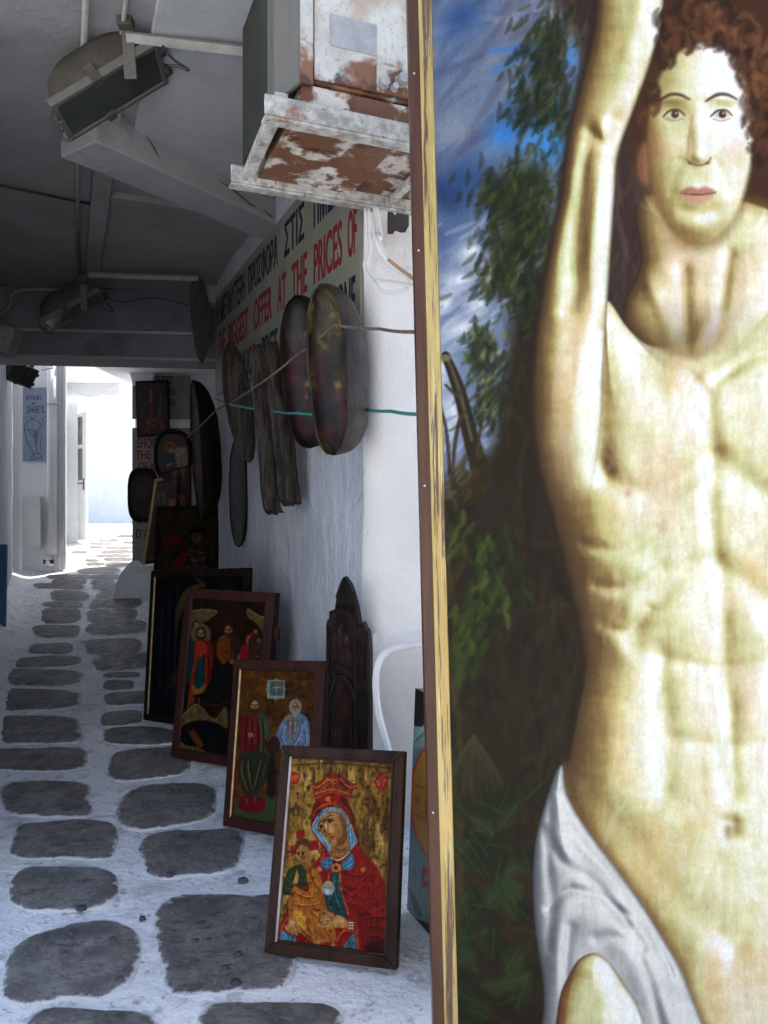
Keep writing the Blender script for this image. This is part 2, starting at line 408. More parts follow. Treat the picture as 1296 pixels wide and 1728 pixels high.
class Pic:
    def __init__(s, x0, y0, x1, y1, sc=1.0, base=(40, 30, 20), seed=1):
        s.x0, s.y0, s.sc = x0, y0, sc
        s.w, s.h = int((x1 - x0) * sc), int((y1 - y0) * sc)
        s.a = np.ones((s.h, s.w, 3)) * np.array(base, float)
        s.k, s.ox, s.oy = 1., 0., 0.
        s.rng = np.random.default_rng(seed)
    def zoom(s, k, ox, oy): s.k, s.ox, s.oy = k, ox, oy; return s
    def m(s, p):
        p = np.atleast_2d(np.asarray(p, float))
        return np.stack([(p[:, 0] * s.k + s.ox - s.x0) * s.sc, (p[:, 1] * s.k + s.oy - s.y0) * s.sc], 1)
    def _box(s, p, pad):
        x0 = int(max(0, math.floor(p[:, 0].min() - pad))); x1 = int(min(s.w, math.ceil(p[:, 0].max() + pad + 1)))
        y0 = int(max(0, math.floor(p[:, 1].min() - pad))); y1 = int(min(s.h, math.ceil(p[:, 1].max() + pad + 1)))
        return x0, x1, y0, y1
    def _mix(s, bx, al, col):
        x0, x1, y0, y1 = bx
        v = s.a[y0:y1, x0:x1]
        v += (np.array(col, float) - v) * al[..., None]
    def poly(s, pts, col, soft=1.2, smooth=True, a=1., tex=0.):
        p = s.m(pts)
        if smooth: p = _catmull(p, True, 5)
        soft = max(soft * s.k * s.sc, .7)
        bx = s._box(p, soft)
        if bx[0] >= bx[1] or bx[2] >= bx[3]: return
        X, Y = np.meshgrid(np.arange(bx[0], bx[1]) + .5, np.arange(bx[2], bx[3]) + .5)
        ins = np.zeros(X.shape, bool); d2 = np.full(X.shape, 1e9)
        q = np.roll(p, -1, 0)
        for (ax, ay), (cx, cy) in zip(p, q):
            dx, dy = cx - ax, cy - ay; L = dx * dx + dy * dy + 1e-9
            t = np.clip(((X - ax) * dx + (Y - ay) * dy) / L, 0, 1)
            d2 = np.minimum(d2, (X - ax - t * dx) ** 2 + (Y - ay - t * dy) ** 2)
            if ay != cy:
                c = ((ay > Y) != (cy > Y)) & (X < dx * (Y - ay) / dy + ax)
                ins ^= c
        d = np.sqrt(d2) * np.where(ins, 1, -1)
        al = np.clip(d / soft * .5 + .5, 0, 1); al = al * al * (3 - 2 * al) * a
        if tex: al = al * (1 - tex + tex * _vnoise(*X.shape, 10, 10, s.rng))
        s._mix(bx, al, col)
    def stroke(s, pts, w, col, a=1., soft=.6, smooth=True, tex=0.):
        p = s.m(pts); n = len(p)
        ws = np.asarray(w if np.ndim(w) else [w] * n, float) * s.k * s.sc * .5
        ws = np.interp(np.linspace(0, 1, n), np.linspace(0, 1, len(ws)), ws)
        if smooth and n > 2:
            p2 = _catmull(p, False, 5); ws = np.interp(np.linspace(0, 1, len(p2)), np.linspace(0, 1, n), ws); p = p2
        bx = s._box(p, ws.max() + 2)
        if bx[0] >= bx[1] or bx[2] >= bx[3]: return
        X, Y = np.meshgrid(np.arange(bx[0], bx[1]) + .5, np.arange(bx[2], bx[3]) + .5)
        al = np.zeros(X.shape)
        for i in range(len(p) - 1):
            (ax, ay), (cx, cy) = p[i], p[i + 1]
            dx, dy = cx - ax, cy - ay; L = dx * dx + dy * dy + 1e-9
            t = np.clip(((X - ax) * dx + (Y - ay) * dy) / L, 0, 1)
            d = np.sqrt((X - ax - t * dx) ** 2 + (Y - ay - t * dy) ** 2)
            ww = ws[i] + (ws[i + 1] - ws[i]) * t
            e = np.maximum(ww * soft, .5)
            al = np.maximum(al, np.clip((ww + .35 - d) / e, 0, 1) * np.clip(ww / .5, .25, 1))
        al = al * al * (3 - 2 * al) * a
        if tex: al = al * (1 - tex + tex * _vnoise(*X.shape, 6, 6, s.rng))
        s._mix(bx, al, col)
    def blob(s, cx, cy, rx, ry, col, a=1., ang=0., hard=0.):
        c = s.m([(cx, cy)])[0]; k = s.k * s.sc; rx *= k; ry *= k
        R = max(rx, ry) * (1.05 if hard else 2.0)
        bx = s._box(c[None], R + 1)
        if bx[0] >= bx[1] or bx[2] >= bx[3]: return
        X, Y = np.meshgrid(np.arange(bx[0], bx[1]) + .5 - c[0], np.arange(bx[2], bx[3]) + .5 - c[1])
        ca, sa = math.cos(ang), math.sin(ang)
        r = np.sqrt(((X * ca + Y * sa) / rx) ** 2 + ((-X * sa + Y * ca) / ry) ** 2)
        al = np.clip((1 - r) * max(min(rx, ry), 1.2) + .5, 0, 1) if hard else np.exp(-r * r * 1.6)
        s._mix(bx, al * a, col)
    def grain(s, sx, sy, amp, col=None, lo=.5, hi=.7, seed=None):
        n = _vnoise(s.h, s.w, max(sx * s.sc, 2), max(sy * s.sc, 2), s.rng)
        if col is None: s.a *= (1 + (n - .5) * 2 * amp)[..., None]
        else:
            al = np.clip((n - lo) / (hi - lo), 0, 1); s.a += (np.array(col, float) - s.a) * (al * amp)[..., None]
    def sample(s, px, py):
        x = np.clip((np.asarray(px) - s.x0) * s.sc - .5, 0, s.w - 1.001); y = np.clip((np.asarray(py) - s.y0) * s.sc - .5, 0, s.h - 1.001)
        xi, yi = x.astype(int), y.astype(int); fx, fy = (x - xi)[:, None], (y - yi)[:, None]
        A = s.a
        c = (A[yi, xi] * (1 - fx) + A[yi, xi + 1] * fx) * (1 - fy) + (A[yi + 1, xi] * (1 - fx) + A[yi + 1, xi + 1] * fx) * fy
        c = np.clip(c / 255., 0, 1)
        lin = np.where(c <= .04045, c / 12.92, ((c + .055) / 1.055) ** 2.4)
        return np.concatenate([lin, np.ones((len(lin), 1))], 1)
def homography(q):
    """unit square (0,0 top left) -> four corners TL TR BR BL in image pixels"""
    A = []; b = []
    for (u, v), (x, y) in zip(((0, 0), (1, 0), (1, 1), (0, 1)), q):
        A += [[u, v, 1, 0, 0, 0, -u * x, -v * x], [0, 0, 0, u, v, 1, -u * y, -v * y]]; b += [x, y]
    return np.append(np.linalg.solve(np.array(A, float), np.array(b, float)), 1).reshape(3, 3)
def picture_mesh(name, pic, quad, tl, tr, br, bl, nu, nv, mat, parent, gain=1.0):
    """flat painted sheet tl tr br bl carrying the picture inside quad, given in image pixels"""
    tl, tr, br, bl = map(Vector, (tl, tr, br, bl))
    mb = MB()
    mb.grid(nu, nv, lambda a, b: (tl * (1 - a) + tr * a) * (1 - b) + (bl * (1 - a) + br * a) * b)
    mb.f = [f[::-1] for f in mb.f]
    Hm = homography(quad)
    a, b = np.meshgrid(np.linspace(0, 1, nu + 1), np.linspace(0, 1, nv + 1))
    q = Hm @ np.stack([a.ravel(), b.ravel(), np.ones(a.size)])
    c = pic.sample(q[0] / q[2], q[1] / q[2]); c[:, :3] *= gain
    return mb.build(name, mat, parent, colors=c)

RAMP_FLESH = ([-.5, 0, .26, .44, .58, .72, .82, .92, 1.0], [(56, 40, 26), (98, 74, 44), (146, 120, 70), (180, 164, 104), (206, 200, 142), (230, 224, 176), (246, 241, 214), (253, 251, 238), (255, 254, 250)])
RAMP_CLOTH = ([-.5, 0, .3, .5, .7, .85, 1.0], [(72, 72, 74), (104, 105, 106), (138, 139, 138), (166, 166, 162), (192, 191, 184), (214, 212, 204), (232, 230, 222)])
def relief(P, poly, R, bumps=(), grooves=(), ramp=RAMP_FLESH, light=(.5, -.32, .80), fade=None, gain=1.0, hue=1.5, edge=3.0, outline=(60, 42, 28), warp=1.0, amp=.62, dome=None):
    """modelled form in paint: a swelling outline with raised and sunken passages, brushed from dark to light"""
    p = _catmull(np.asarray(poly, float), True, 5)
    x0, x1 = max(P.x0, p[:, 0].min() - 6), min(P.x0 + P.w / P.sc, p[:, 0].max() + 6); y0, y1 = max(P.y0, p[:, 1].min() - 6), min(P.y0 + P.h / P.sc, p[:, 1].max() + 6)
    bx = (int((x0 - P.x0) * P.sc), int((x1 - P.x0) * P.sc), int((y0 - P.y0) * P.sc), int((y1 - P.y0) * P.sc))
    X, Y = np.meshgrid(np.arange(bx[0], bx[1]) / P.sc + P.x0, np.arange(bx[2], bx[3]) / P.sc + P.y0)
    wx = (_vnoise(*X.shape, 70, 90, P.rng, 2) - .5) * 26 * warp; wy = (_vnoise(*X.shape, 70, 90, P.rng, 2) - .5) * 26 * warp
    ins = np.zeros(X.shape, bool); d2 = np.full(X.shape, 1e9); q = np.roll(p, -1, 0)
    for (ax, ay), (cx, cy) in zip(p, q):
        dx, dy = cx - ax, cy - ay; L = dx * dx + dy * dy + 1e-9
        t = np.clip(((X - ax) * dx + (Y - ay) * dy) / L, 0, 1)
        d2 = np.minimum(d2, (X - ax - t * dx) ** 2 + (Y - ay - t * dy) ** 2)
        if ay != cy: ins ^= ((ay > Y) != (cy > Y)) & (X < dx * (Y - ay) / dy + ax)
    d = np.sqrt(d2) * np.where(ins, 1, -1)
    k = np.clip(d / R, 0, 1); h = R * np.sqrt(np.maximum(1 - (1 - k) ** 2, 0)) * .8
    if dome: h = dome[4] * np.sqrt(np.maximum(1 - ((X - dome[0]) / dome[2]) ** 2 - ((Y - dome[1]) / dome[3]) ** 2, .02))
    XX, YY = X + wx, Y + wy
    for (bx_, by_, rx, ry, an, hh) in bumps:
        ca, sa = math.cos(an), math.sin(an); u = ((XX - bx_) * ca + (YY - by_) * sa) / rx; v = (-(XX - bx_) * sa + (YY - by_) * ca) / ry
        h = h + amp * hh * np.exp(-(u * u + v * v) * 1.3)
    for pts, w, dep in grooves:
        g = _catmull(np.asarray(pts, float), False, 4); m2 = np.full(X.shape, 1e9)
        for (ax, ay), (cx, cy) in zip(g, g[1:]):
            dx, dy = cx - ax, cy - ay; L = dx * dx + dy * dy + 1e-9; t = np.clip(((XX - ax) * dx + (YY - ay) * dy) / L, 0, 1)
            m2 = np.minimum(m2, (XX - ax - t * dx) ** 2 + (YY - ay - t * dy) ** 2)
        h = h - amp * dep * np.exp(-m2 / (w * w * 1.3))
    gy_, gx_ = np.gradient(h, 1 / P.sc); gx_ *= gain; gy_ *= gain
    nn = np.sqrt(gx_ ** 2 + gy_ ** 2 + 1); L = np.array(light) / np.linalg.norm(light)
    s = (-gx_ * L[0] - gy_ * L[1] + L[2]) / nn
    s = s + .17 * (_vnoise(*X.shape, 9, 46, P.rng) - .5) + .12 * (_vnoise(*X.shape, 30, 9, P.rng) - .5) + .14 * (_vnoise(*X.shape, 40, 40, P.rng) - .5) + .07 * (_vnoise(*X.shape, 3, 14, P.rng) - .5)
    col = np.stack([np.interp(s, ramp[0], [c[i] for c in ramp[1]]) for i in range(3)], -1)
    if hue:
        mid = np.clip(1 - np.abs(s - .62) / .35, 0, 1)
        for tint, sx in (((196, 204, 140), 60), ((236, 190, 168), 70), ((222, 184, 116), 50)):
            n = np.clip((_vnoise(*X.shape, sx, sx * 1.6, P.rng) - .54) / .16, 0, 1) * mid * .34 * hue
            col += (np.array(tint, float) - col) * n[..., None]
    if outline is not None:
        o = np.exp(-np.maximum(d, 0) ** 2 / 18.) * .5; col += (np.array(outline, float) - col) * o[..., None]
    al = np.clip(d / edge + .5, 0, 1)
    if fade: al = al * np.clip((fade[1] - Y) / (fade[1] - fade[0]), 0, 1)
    P._mix(bx, al, col)

# ---- large canvas: an academic study of a bare-chested youth under a tree
def draw_canvas():
    P = Pic(690, -260, 1640, 1990, .62, (104, 118, 140), 5); R = P.rng
    def rs(x0, x1, y0, y1, n, ln, ang, w, cols, a=.7, soft=.8, j=.25):
        for _ in range(n):
            x, y = R.uniform(x0, x1), R.uniform(y0, y1); t = ang + R.normal() * j; l = ln * R.uniform(.5, 1.3)
            P.stroke([(x - l * math.cos(t) / 2, y - l * math.sin(t) / 2), (x + R.normal() * l * .06, y + R.normal() * l * .06), (x + l * math.cos(t) / 2, y + l * math.sin(t) / 2)],
                     [w * .4, w, w * .3], cols[R.integers(len(cols))], a * R.uniform(.5, 1), soft)
    rs(690, 1010, -260, 300, 130, 150, -.75, 26, [(96, 100, 122), (128, 128, 138), (70, 90, 125), (150, 156, 168), (88, 84, 100)], .6)
    rs(860, 980, 80, 260, 16, 90, -.7, 22, [(60, 116, 180), (78, 138, 205)], .7)
    for x, y, rx, ry, c in [(790, 300, 60, 50, (36, 66, 116)), (750, 330, 40, 60, (30, 52, 92)), (860, 220, 50, 40, (48, 120, 196)), (925, 240, 40, 60, (60, 140, 215)),
                            (840, 330, 50, 30, (46, 104, 172)), (760, 220, 50, 30, (130, 136, 150)), (740, 400, 40, 60, (70, 92, 128)), (780, 30, 60, 40, (44, 76, 126))]:
        P.blob(x, y, rx, ry, c, .85, -.7)
    for x, y, rx, ry in [(790, 430, 34, 26), (770, 480, 40, 30), (820, 460, 30, 24), (775, 560, 46, 34), (740, 620, 30, 60), (800, 520, 30, 24), (745, 520, 26, 40), (760, 700, 30, 60)]:
        P.blob(x, y, rx, ry, (190, 195, 205), .9); P.blob(x + 8, y - 8, rx * .45, ry * .4, (232, 233, 234), .8)
    rs(700, 860, 380, 760, 70, 60, -.6, 14, [(160, 168, 184), (120, 134, 160), (190, 196, 204), (96, 116, 148)], .55)
    # earth, trunk, undergrowth
    P.poly([(690, 850), (760, 835), (800, 800), (835, 740), (850, 640), (872, 520), (905, 470), (960, 440), (1010, 480), (1040, 700), (1000, 1000), (1000, 1400), (980, 2100), (680, 2100)], (40, 33, 21), 18)
    P.poly([(905, 500), (930, 400), (960, 280), (985, 140), (975, 60), (930, -30), (940, -260), (1640, -260), (1640, 300), (1420, 420), (1300, 500), (1200, 560), (1050, 600), (960, 620)], (62, 47, 40), 14)
    rs(940, 1080, -260, 500, 110, 120, 1.75, 16, [(48, 36, 30), (78, 60, 54), (58, 48, 44), (90, 70, 60)], .5)
    rs(860, 990, 520, 1300, 130, 120, 1.55, 16, [(30, 24, 17), (58, 40, 26), (46, 44, 30), (36, 30, 28), (66, 48, 30)], .5)
    rs(745, 960, 860, 1980, 330, 70, 1.3, 20, [(30, 26, 16), (48, 42, 24), (36, 38, 22), (58, 46, 26), (26, 24, 20)], .5, j=.7)
    rs(738, 775, 860, 1700, 40, 120, 1.55, 20, [(92, 78, 34), (70, 60, 30)], .35)
    # stump and twigs
    P.stroke([(752, 600), (775, 660), (795, 740), (815, 810), (830, 870)], [16, 24, 30, 40, 50], (44, 36, 26), 1, .3)
    P.stroke([(755, 604), (776, 662), (796, 742)], [5, 7, 6], (112, 104, 70), .6); P.blob(752, 604, 9, 6, (120, 112, 76), .9, 0, 1)
    for t in ([(735, 660), (752, 720), (760, 800), (768, 860)], [(770, 860), (765, 780), (773, 720), (780, 700)], [(752, 650), (772, 668), (778, 660)], [(805, 770), (812, 700), (806, 668)]):
        P.stroke(t, [4, 7, 8], (66, 54, 40), .95, .4)
    # foliage: many leaf strokes hanging down and left
    def leaves(cx, cy, rx, ry, n, ln=26, w=9, cols=((30, 36, 20), (44, 50, 26), (60, 64, 30), (38, 44, 26)), ang=1.95, hl=(88, 90, 42)):
        for k in range(int(n * 1.5)):
            x, y = cx + R.normal() * rx * .5, cy + R.normal() * ry * .5
            t = ang + R.normal() * .35; l = ln * R.uniform(.6, 1.2); sh = R.uniform(.7, 1.0)
            c = hl if (k > n and R.random() < .35) else cols[R.integers(len(cols))]
            P.stroke([(x, y), (x + l * .5 * math.cos(t) + 2, y + l * .5 * math.sin(t)), (x + l * math.cos(t), y + l * math.sin(t))],
                     [w * .7, w * 1.7, w * .5], tuple(v * sh for v in c), .5, 1.0)
    for x, y, rx, ry in [(930, 60, 50, 40), (915, 120, 46, 60), (890, 190, 50, 44), (950, 190, 34, 60)]: P.blob(x, y, rx * .8, ry * .8, (38, 40, 26), .75)
    for x, y, rx, ry in [(880, 320, 66, 60), (840, 330, 36, 40), (905, 380, 40, 60), (860, 410, 50, 40), (850, 460, 40, 36), (900, 300, 40, 40)]: P.blob(x, y, rx * .8, ry * .8, (42, 46, 24), .9)
    leaves(925, 80, 50, 90, 90); leaves(915, 170, 54, 70, 90); leaves(870, 320, 70, 60, 150, 28, 10); leaves(885, 400, 54, 70, 120, 28, 10)
    leaves(845, 455, 50, 50, 70); leaves(815, 580, 30, 44, 60, 20, 9, hl=(132, 150, 66)); leaves(835, 660, 34, 70, 70, 30, 7, hl=(120, 124, 70))
    leaves(900, 500, 30, 60, 50); leaves(790, 800, 40, 40, 40, cols=((70, 56, 24), (50, 44, 22)), hl=(110, 90, 40))
    G = ((42, 52, 22), (58, 72, 28), (34, 42, 20), (70, 84, 32))
    for x, y, r, n in [(835, 920, 30, 26), (825, 980, 30, 28), (835, 1010, 20, 14), (795, 1045, 26, 22), (775, 1110, 24, 22), (800, 1090, 20, 14), (770, 890, 30, 16)]:
        leaves(x, y, r * 1.3, r * 1.5, n, 30, 12, G, 1.7, (96, 112, 46))
    for k in range(46):
        x = 800 + R.normal() * 32
        P.stroke([(800, 1240), (x, 1290 + abs(x - 800) * .2), (x + (x - 800) * .5, 1330 + R.uniform(-20, 30))], [3, 5, 2], (56, 54, 32) if k % 3 else (70, 68, 40), .3, 1.0)
    def leaf(x, y, l, w, t, c, hl=(70, 86, 40)):
        e = (x + l * math.cos(t), y + l * math.sin(t)); n = (-math.sin(t) * w, math.cos(t) * w); h = (x + l * .45 * math.cos(t), y + l * .45 * math.sin(t))
        P.poly([(x, y), (h[0] + n[0], h[1] + n[1]), e, (h[0] - n[0], h[1] - n[1])], c, 6, a=.75, tex=.4)
        P.stroke([(x, y), h, e], [4, 3, 2], hl, .4, 1.0)
    for x, y in [(830, 1440), (810, 1530), (850, 1500), (835, 1620), (790, 1600), (860, 1690), (800, 1700), (850, 1390), (880, 1560), (780, 1480)]:
        for k in range(6):
            t = -1.57 + R.normal() * .9; leaf(x + R.normal() * 20, y + R.normal() * 24, R.uniform(34, 66), R.uniform(12, 20), t, [(30, 40, 20), (42, 54, 26), (26, 34, 19), (48, 62, 30)][R.integers(4)])
    # hair behind the head
    P.poly([(1080, 60), (1110, -60), (1200, -150), (1340, -150), (1440, 0), (1440, 260), (1380, 420), (1290, 400), (1240, 330), (1140, 330), (1070, 290), (1060, 180)], (70, 44, 26), 6)
    # body
    FD = (80, 56, 34); S = P.stroke
    torso = [(985, 560), (1020, 505), (1060, 555), (1110, 585), (1200, 560), (1290, 480), (1430, 430), (1660, 480), (1660, 2020), (1150, 2020), (1090, 1640), (1000, 1500), (952, 1360), (958, 1290), (972, 1215), (986, 1140), (980, 1070), (965, 1000), (948, 930), (930, 860), (908, 770), (912, 660)]
    arm = [(1010, -290), (1006, 0), (992, 90), (973, 165), (957, 240), (946, 330), (930, 410), (914, 500), (902, 590), (897, 690), (906, 780), (935, 900), (985, 860), (1012, 740), (1018, 620), (1026, 480), (1036, 330), (1042, 260), (1070, 180), (1098, 100), (1118, 10), (1130, -290)]
    for q in (torso, arm): P.poly([(x - 5, y + 3) for x, y in q], (46, 34, 24), 8)
    relief(P, torso, 130,
           [(1105, 700, 110, 100, 0, 34), (1320, 690, 120, 110, 0, 34), (1200, 900, 230, 230, 0, 40), (1160, 1050, 44, 56, 0, 12), (1262, 1040, 46, 56, 0, 12), (1158, 1180, 46, 60, 0, 12), (1266, 1172, 48, 60, 0, 12), (1225, 1400, 150, 170, 0, 44),
            (1040, 1240, 66, 110, .2, 34), (1390, 1240, 66, 110, -.2, 30), (1010, 900, 60, 90, .3, 16), (1060, 560, 40, 50, .4, 20), (1240, 560, 60, 40, 0, 14), (1140, 640, 34, 26, .3, 12), (1200, 640, 26, 22, 0, 10), (1060, 960, 40, 26, .3, 9), (1075, 1030, 40, 26, .4, 9), (1040, 1090, 40, 26, .5, 8)],
           [([(1196, 660), (1205, 800), (1214, 960), (1222, 1150), (1228, 1340)], 16, 13), ([(1010, 790), (1060, 835), (1130, 825), (1190, 775)], 20, 16), ([(1220, 780), (1290, 830), (1360, 820), (1430, 760)], 20, 14), ([(1070, 1090), (1110, 1010), (1190, 945), (1260, 985), (1330, 1070)], 20, 13),
            ([(1000, 1330), (1070, 1430), (1150, 1520), (1240, 1590)], 26, 9), ([(1430, 1340), (1380, 1440), (1310, 1530), (1240, 1590)], 26, 8), ([(1115, 1110), (1118, 1220), (1112, 1330)], 18, 13), ([(1310, 1100), (1315, 1220), (1330, 1330)], 18, 11), ([(1130, 1115), (1210, 1128), (1300, 1108)], 12, 7), ([(1130, 1245), (1216, 1262), (1310, 1240)], 14, 8),
            ([(985, 920), (1040, 930), (1100, 900)], 11, 8), ([(1000, 990), (1060, 1000), (1115, 960)], 11, 8), ([(1010, 1060), (1060, 1065), (1100, 1030)], 10, 7), ([(1060, 590), (1110, 605), (1170, 640)], 10, 10), ([(1210, 640), (1270, 600), (1340, 580)], 10, 9), ([(1012, 560), (1006, 680), (1016, 800)], 20, 20), ([(1229, 1396), (1229, 1410)], 13, 20)], gain=1.15, outline=None)
    neck = [(1085, 330), (1080, 440), (1050, 520), (1080, 580), (1130, 625), (1180, 640), (1230, 600), (1300, 520), (1330, 440), (1290, 350)]
    P.poly([(1060, 540), (1090, 420), (1110, 340), (1300, 340), (1330, 430), (1260, 500), (1190, 600), (1120, 590)], (120, 88, 48), 10, a=.7)
    relief(P, neck, 60, [(1190, 560, 20, 60, .5, 14), (1110, 500, 16, 60, -.4, 10)], [([(1150, 450), (1160, 540), (1170, 620)], 14, 12), ([(1230, 430), (1215, 520), (1195, 610)], 12, 12)], fade=(500, 630), gain=1.0, light=(.6, .0, .55), outline=None)
    relief(P, arm, 48, [(1060, 60, 26, 140, .25, 16), (975, 420, 20, 140, .12, -10), (1000, 420, 18, 150, .12, 14), (955, 640, 40, 110, .05, 12), (1010, 210, 20, 24, 0, 10)], [([(1040, 200), (1020, 240), (985, 226)], 12, 10), ([(985, 250), (968, 380), (950, 520)], 13, 12), ([(1006, 560), (990, 660), (1000, 780)], 12, 10)], fade=(640, 850), gain=1.15, light=(.62, -.25, .62))
    P.blob(1060, 830, 10, 13, (214, 150, 126), .7); P.blob(1060, 832, 4, 6, (176, 104, 88), .7); P.blob(1229, 1403, 9, 17, (120, 88, 50), .8); P.blob(1233, 1408, 4, 8, (196, 176, 112), .7); P.blob(1228, 1378, 16, 7, (160, 134, 78), .5)
    rs(1030, 1340, 640, 1560, 360, 80, 1.5, 22, [(250, 244, 224), (226, 212, 158), (206, 206, 150), (236, 222, 180), (240, 206, 184), (214, 186, 130), (196, 176, 110), (222, 196, 160)], .20, 1.0, .35)
    # head, calm and looking ahead
    head = [(1094, 262), (1096, 190), (1118, 118), (1165, 76), (1215, 78), (1252, 120), (1268, 190), (1266, 272), (1248, 345), (1214, 396), (1174, 412), (1136, 392), (1108, 342)]
    P.poly([(x + 2, y + 8) for x, y in head], (92, 64, 38), 18, a=.6)
    relief(P, head, 150, [(1180, 120, 60, 40, 0, 10), (1178, 232, 13, 50, -.05, 13), (1180, 264, 16, 12, 0, 9), (1138, 190, 30, 20, 0, -14), (1218, 190, 28, 20, 0, -13), (1138, 195, 16, 9, 0, 7), (1218, 195, 15, 9, 0, 7), (1140, 164, 34, 10, -.12, 7), (1218, 164, 32, 10, .12, 7),
                           (1122, 244, 26, 26, 0, 8), (1240, 246, 22, 26, 0, 7), (1178, 322, 34, 12, 0, 6), (1178, 382, 34, 22, 0, 12)],
           [([(1148, 272), (1136, 300), (1132, 322)], 9, 4), ([(1208, 272), (1222, 300), (1226, 322)], 9, 4), ([(1154, 355), (1178, 360), (1202, 355)], 11, 7)], gain=1.0, light=(.42, -.42, .82), outline=None, warp=.15, amp=.66, hue=.9, edge=9, dome=(1182, 240, 104, 200, 92))
    P.blob(1110, 340, 26, 60, (150, 112, 64), .5, -.3); P.blob(1150, 405, 40, 22, (160, 122, 70), .5); P.blob(1215, 385, 30, 26, (170, 132, 78), .4, -.6); P.blob(1104, 220, 14, 70, (160, 120, 70), .5)
    S([(1168, 196), (1163, 232), (1160, 262)], [5, 9, 7], (176, 138, 84), .5, 1.0); S([(1186, 200), (1187, 240)], [5, 8], (252, 246, 226), .6, 1.0)
    S([(1158, 268), (1166, 276), (1180, 279), (1194, 275), (1200, 266)], [3, 6, 4, 6, 3], (120, 82, 54), .65, 1.0)
    for x, y in ((1122, 250), (1238, 250)): P.blob(x, y, 20, 24, (232, 178, 152), .4)
    for ex in (1138, 1218):
        P.blob(ex, 194, 15, 5.5, (206, 196, 172), .85, 0, 1); P.blob(ex + 1, 193, 6.5, 6.5, (66, 42, 30), .95, 0, 1); P.blob(ex + 3, 191, 1.8, 1.8, (226, 220, 206), .9, 0, 1)
        S([(ex - 19, 197), (ex - 8, 187), (ex + 7, 186), (ex + 18, 195)], [2, 5, 5, 2], (74, 48, 34), .85, .8); S([(ex - 14, 201), (ex, 204), (ex + 14, 200)], 3, (150, 110, 78), .6, .9)
        S([(ex - 27, 171), (ex - 8, 160), (ex + 10, 160), (ex + 26, 168)], [4, 9, 8, 3], (70, 46, 32), .85, .9)
    P.blob(1164, 275, 5, 3, (100, 62, 44), .8); P.blob(1194, 275, 5, 3, (100, 62, 44), .8)
    P.poly([(1148, 325), (1164, 315), (1178, 318), (1192, 315), (1208, 325), (1178, 329)], (168, 92, 82), 4, a=.75); P.poly([(1154, 328), (1178, 330), (1203, 328), (1190, 343), (1167, 343)], (206, 138, 122), 5, a=.7); S([(1148, 326), (1178, 329), (1209, 325)], [1, 4, 1], (96, 50, 42), .8, .9)
    P.poly([(1092, 244), (1080, 252), (1076, 284), (1084, 308), (1096, 304)], (160, 110, 74), 9, a=.8); S([(1086, 258), (1082, 284), (1088, 302)], 5, (110, 68, 46), .5, 1.0)
    # curls
    for k in range(560):
        t = R.uniform(-math.pi * 1.08, math.pi * .16); rr = R.uniform(.84, 1.34)
        x, y = 1182 + math.cos(t) * 98 * rr, 188 + math.sin(t) * 142 * rr
        if ((x - 1181) / 88) ** 2 + ((y - 250) / 168) ** 2 < 1: continue
        if x < 1116 and (y < 150 or x < 1092): continue
        dk = [(44, 28, 20), (62, 38, 24), (80, 50, 30), (54, 36, 26)]; c = dk[R.integers(4)] if k < 430 else [(104, 66, 38), (128, 84, 48), (92, 56, 32)][R.integers(3)]
        r0 = R.uniform(8, 18); a0 = R.uniform(0, 6.28)
        S([(x + r0 * math.cos(a0 + q), y + r0 * math.sin(a0 + q) * 1.3) for q in (0, .7, 1.4, 2.1)], [8, 19, 17, 6], c, .55, 1.0)
    # white cloth
    cloth = [(945, 1290), (956, 1340), (990, 1400), (1050, 1480), (1110, 1570), (1170, 1690), (1260, 2010), (890, 2010), (905, 1800), (918, 1680), (902, 1560), (900, 1450), (915, 1370)]
    P.poly([(x + 8, y - 4) for x, y in cloth], (120, 88, 50), 10, a=.7)
    relief(P, cloth, 60, [(960, 1440, 16, 60, -.5, 14), (1000, 1560, 60, 40, .6, 26), (1080, 1640, 40, 90, -.5, 26), (935, 1620, 22, 90, .1, 16), (1010, 1450, 14, 90, -.7, 14), (1130, 1720, 24, 110, -.4, 14)],
           [([(930, 1350), (935, 1430), (990, 1480), (1050, 1560)], 10, 14), ([(915, 1400), (930, 1500), (920, 1600)], 9, 12), ([(925, 1530), (965, 1500), (1020, 1530), (1080, 1600)], 9, 16), ([(960, 1570), (950, 1650), (945, 1760)], 9, 13), ([(1000, 1590), (1050, 1590), (1090, 1650), (1120, 1750)], 9, 12), ([(950, 1340), (1000, 1420), (1060, 1510), (1130, 1640)], 7, 10), ([(1040, 1540), (1090, 1570), (1140, 1660)], 7, 9)], RAMP_CLOTH, gain=1.1, hue=0, outline=(70, 74, 84))
    # thigh
    relief(P, [(962, 1640), (985, 1612), (1015, 1612), (1050, 1655), (1092, 1745), (1130, 2010), (925, 2010), (938, 1720)], 50, [(1020, 1740, 26, 140, 0, 16)], [], gain=1.1)
    S([(965, 1650), (950, 1720), (945, 1990)], [10, 16, 16], (120, 62, 38), .6, .95)
    P.grain(14, 14, .05); P.grain(5, 40, .04)
    return P
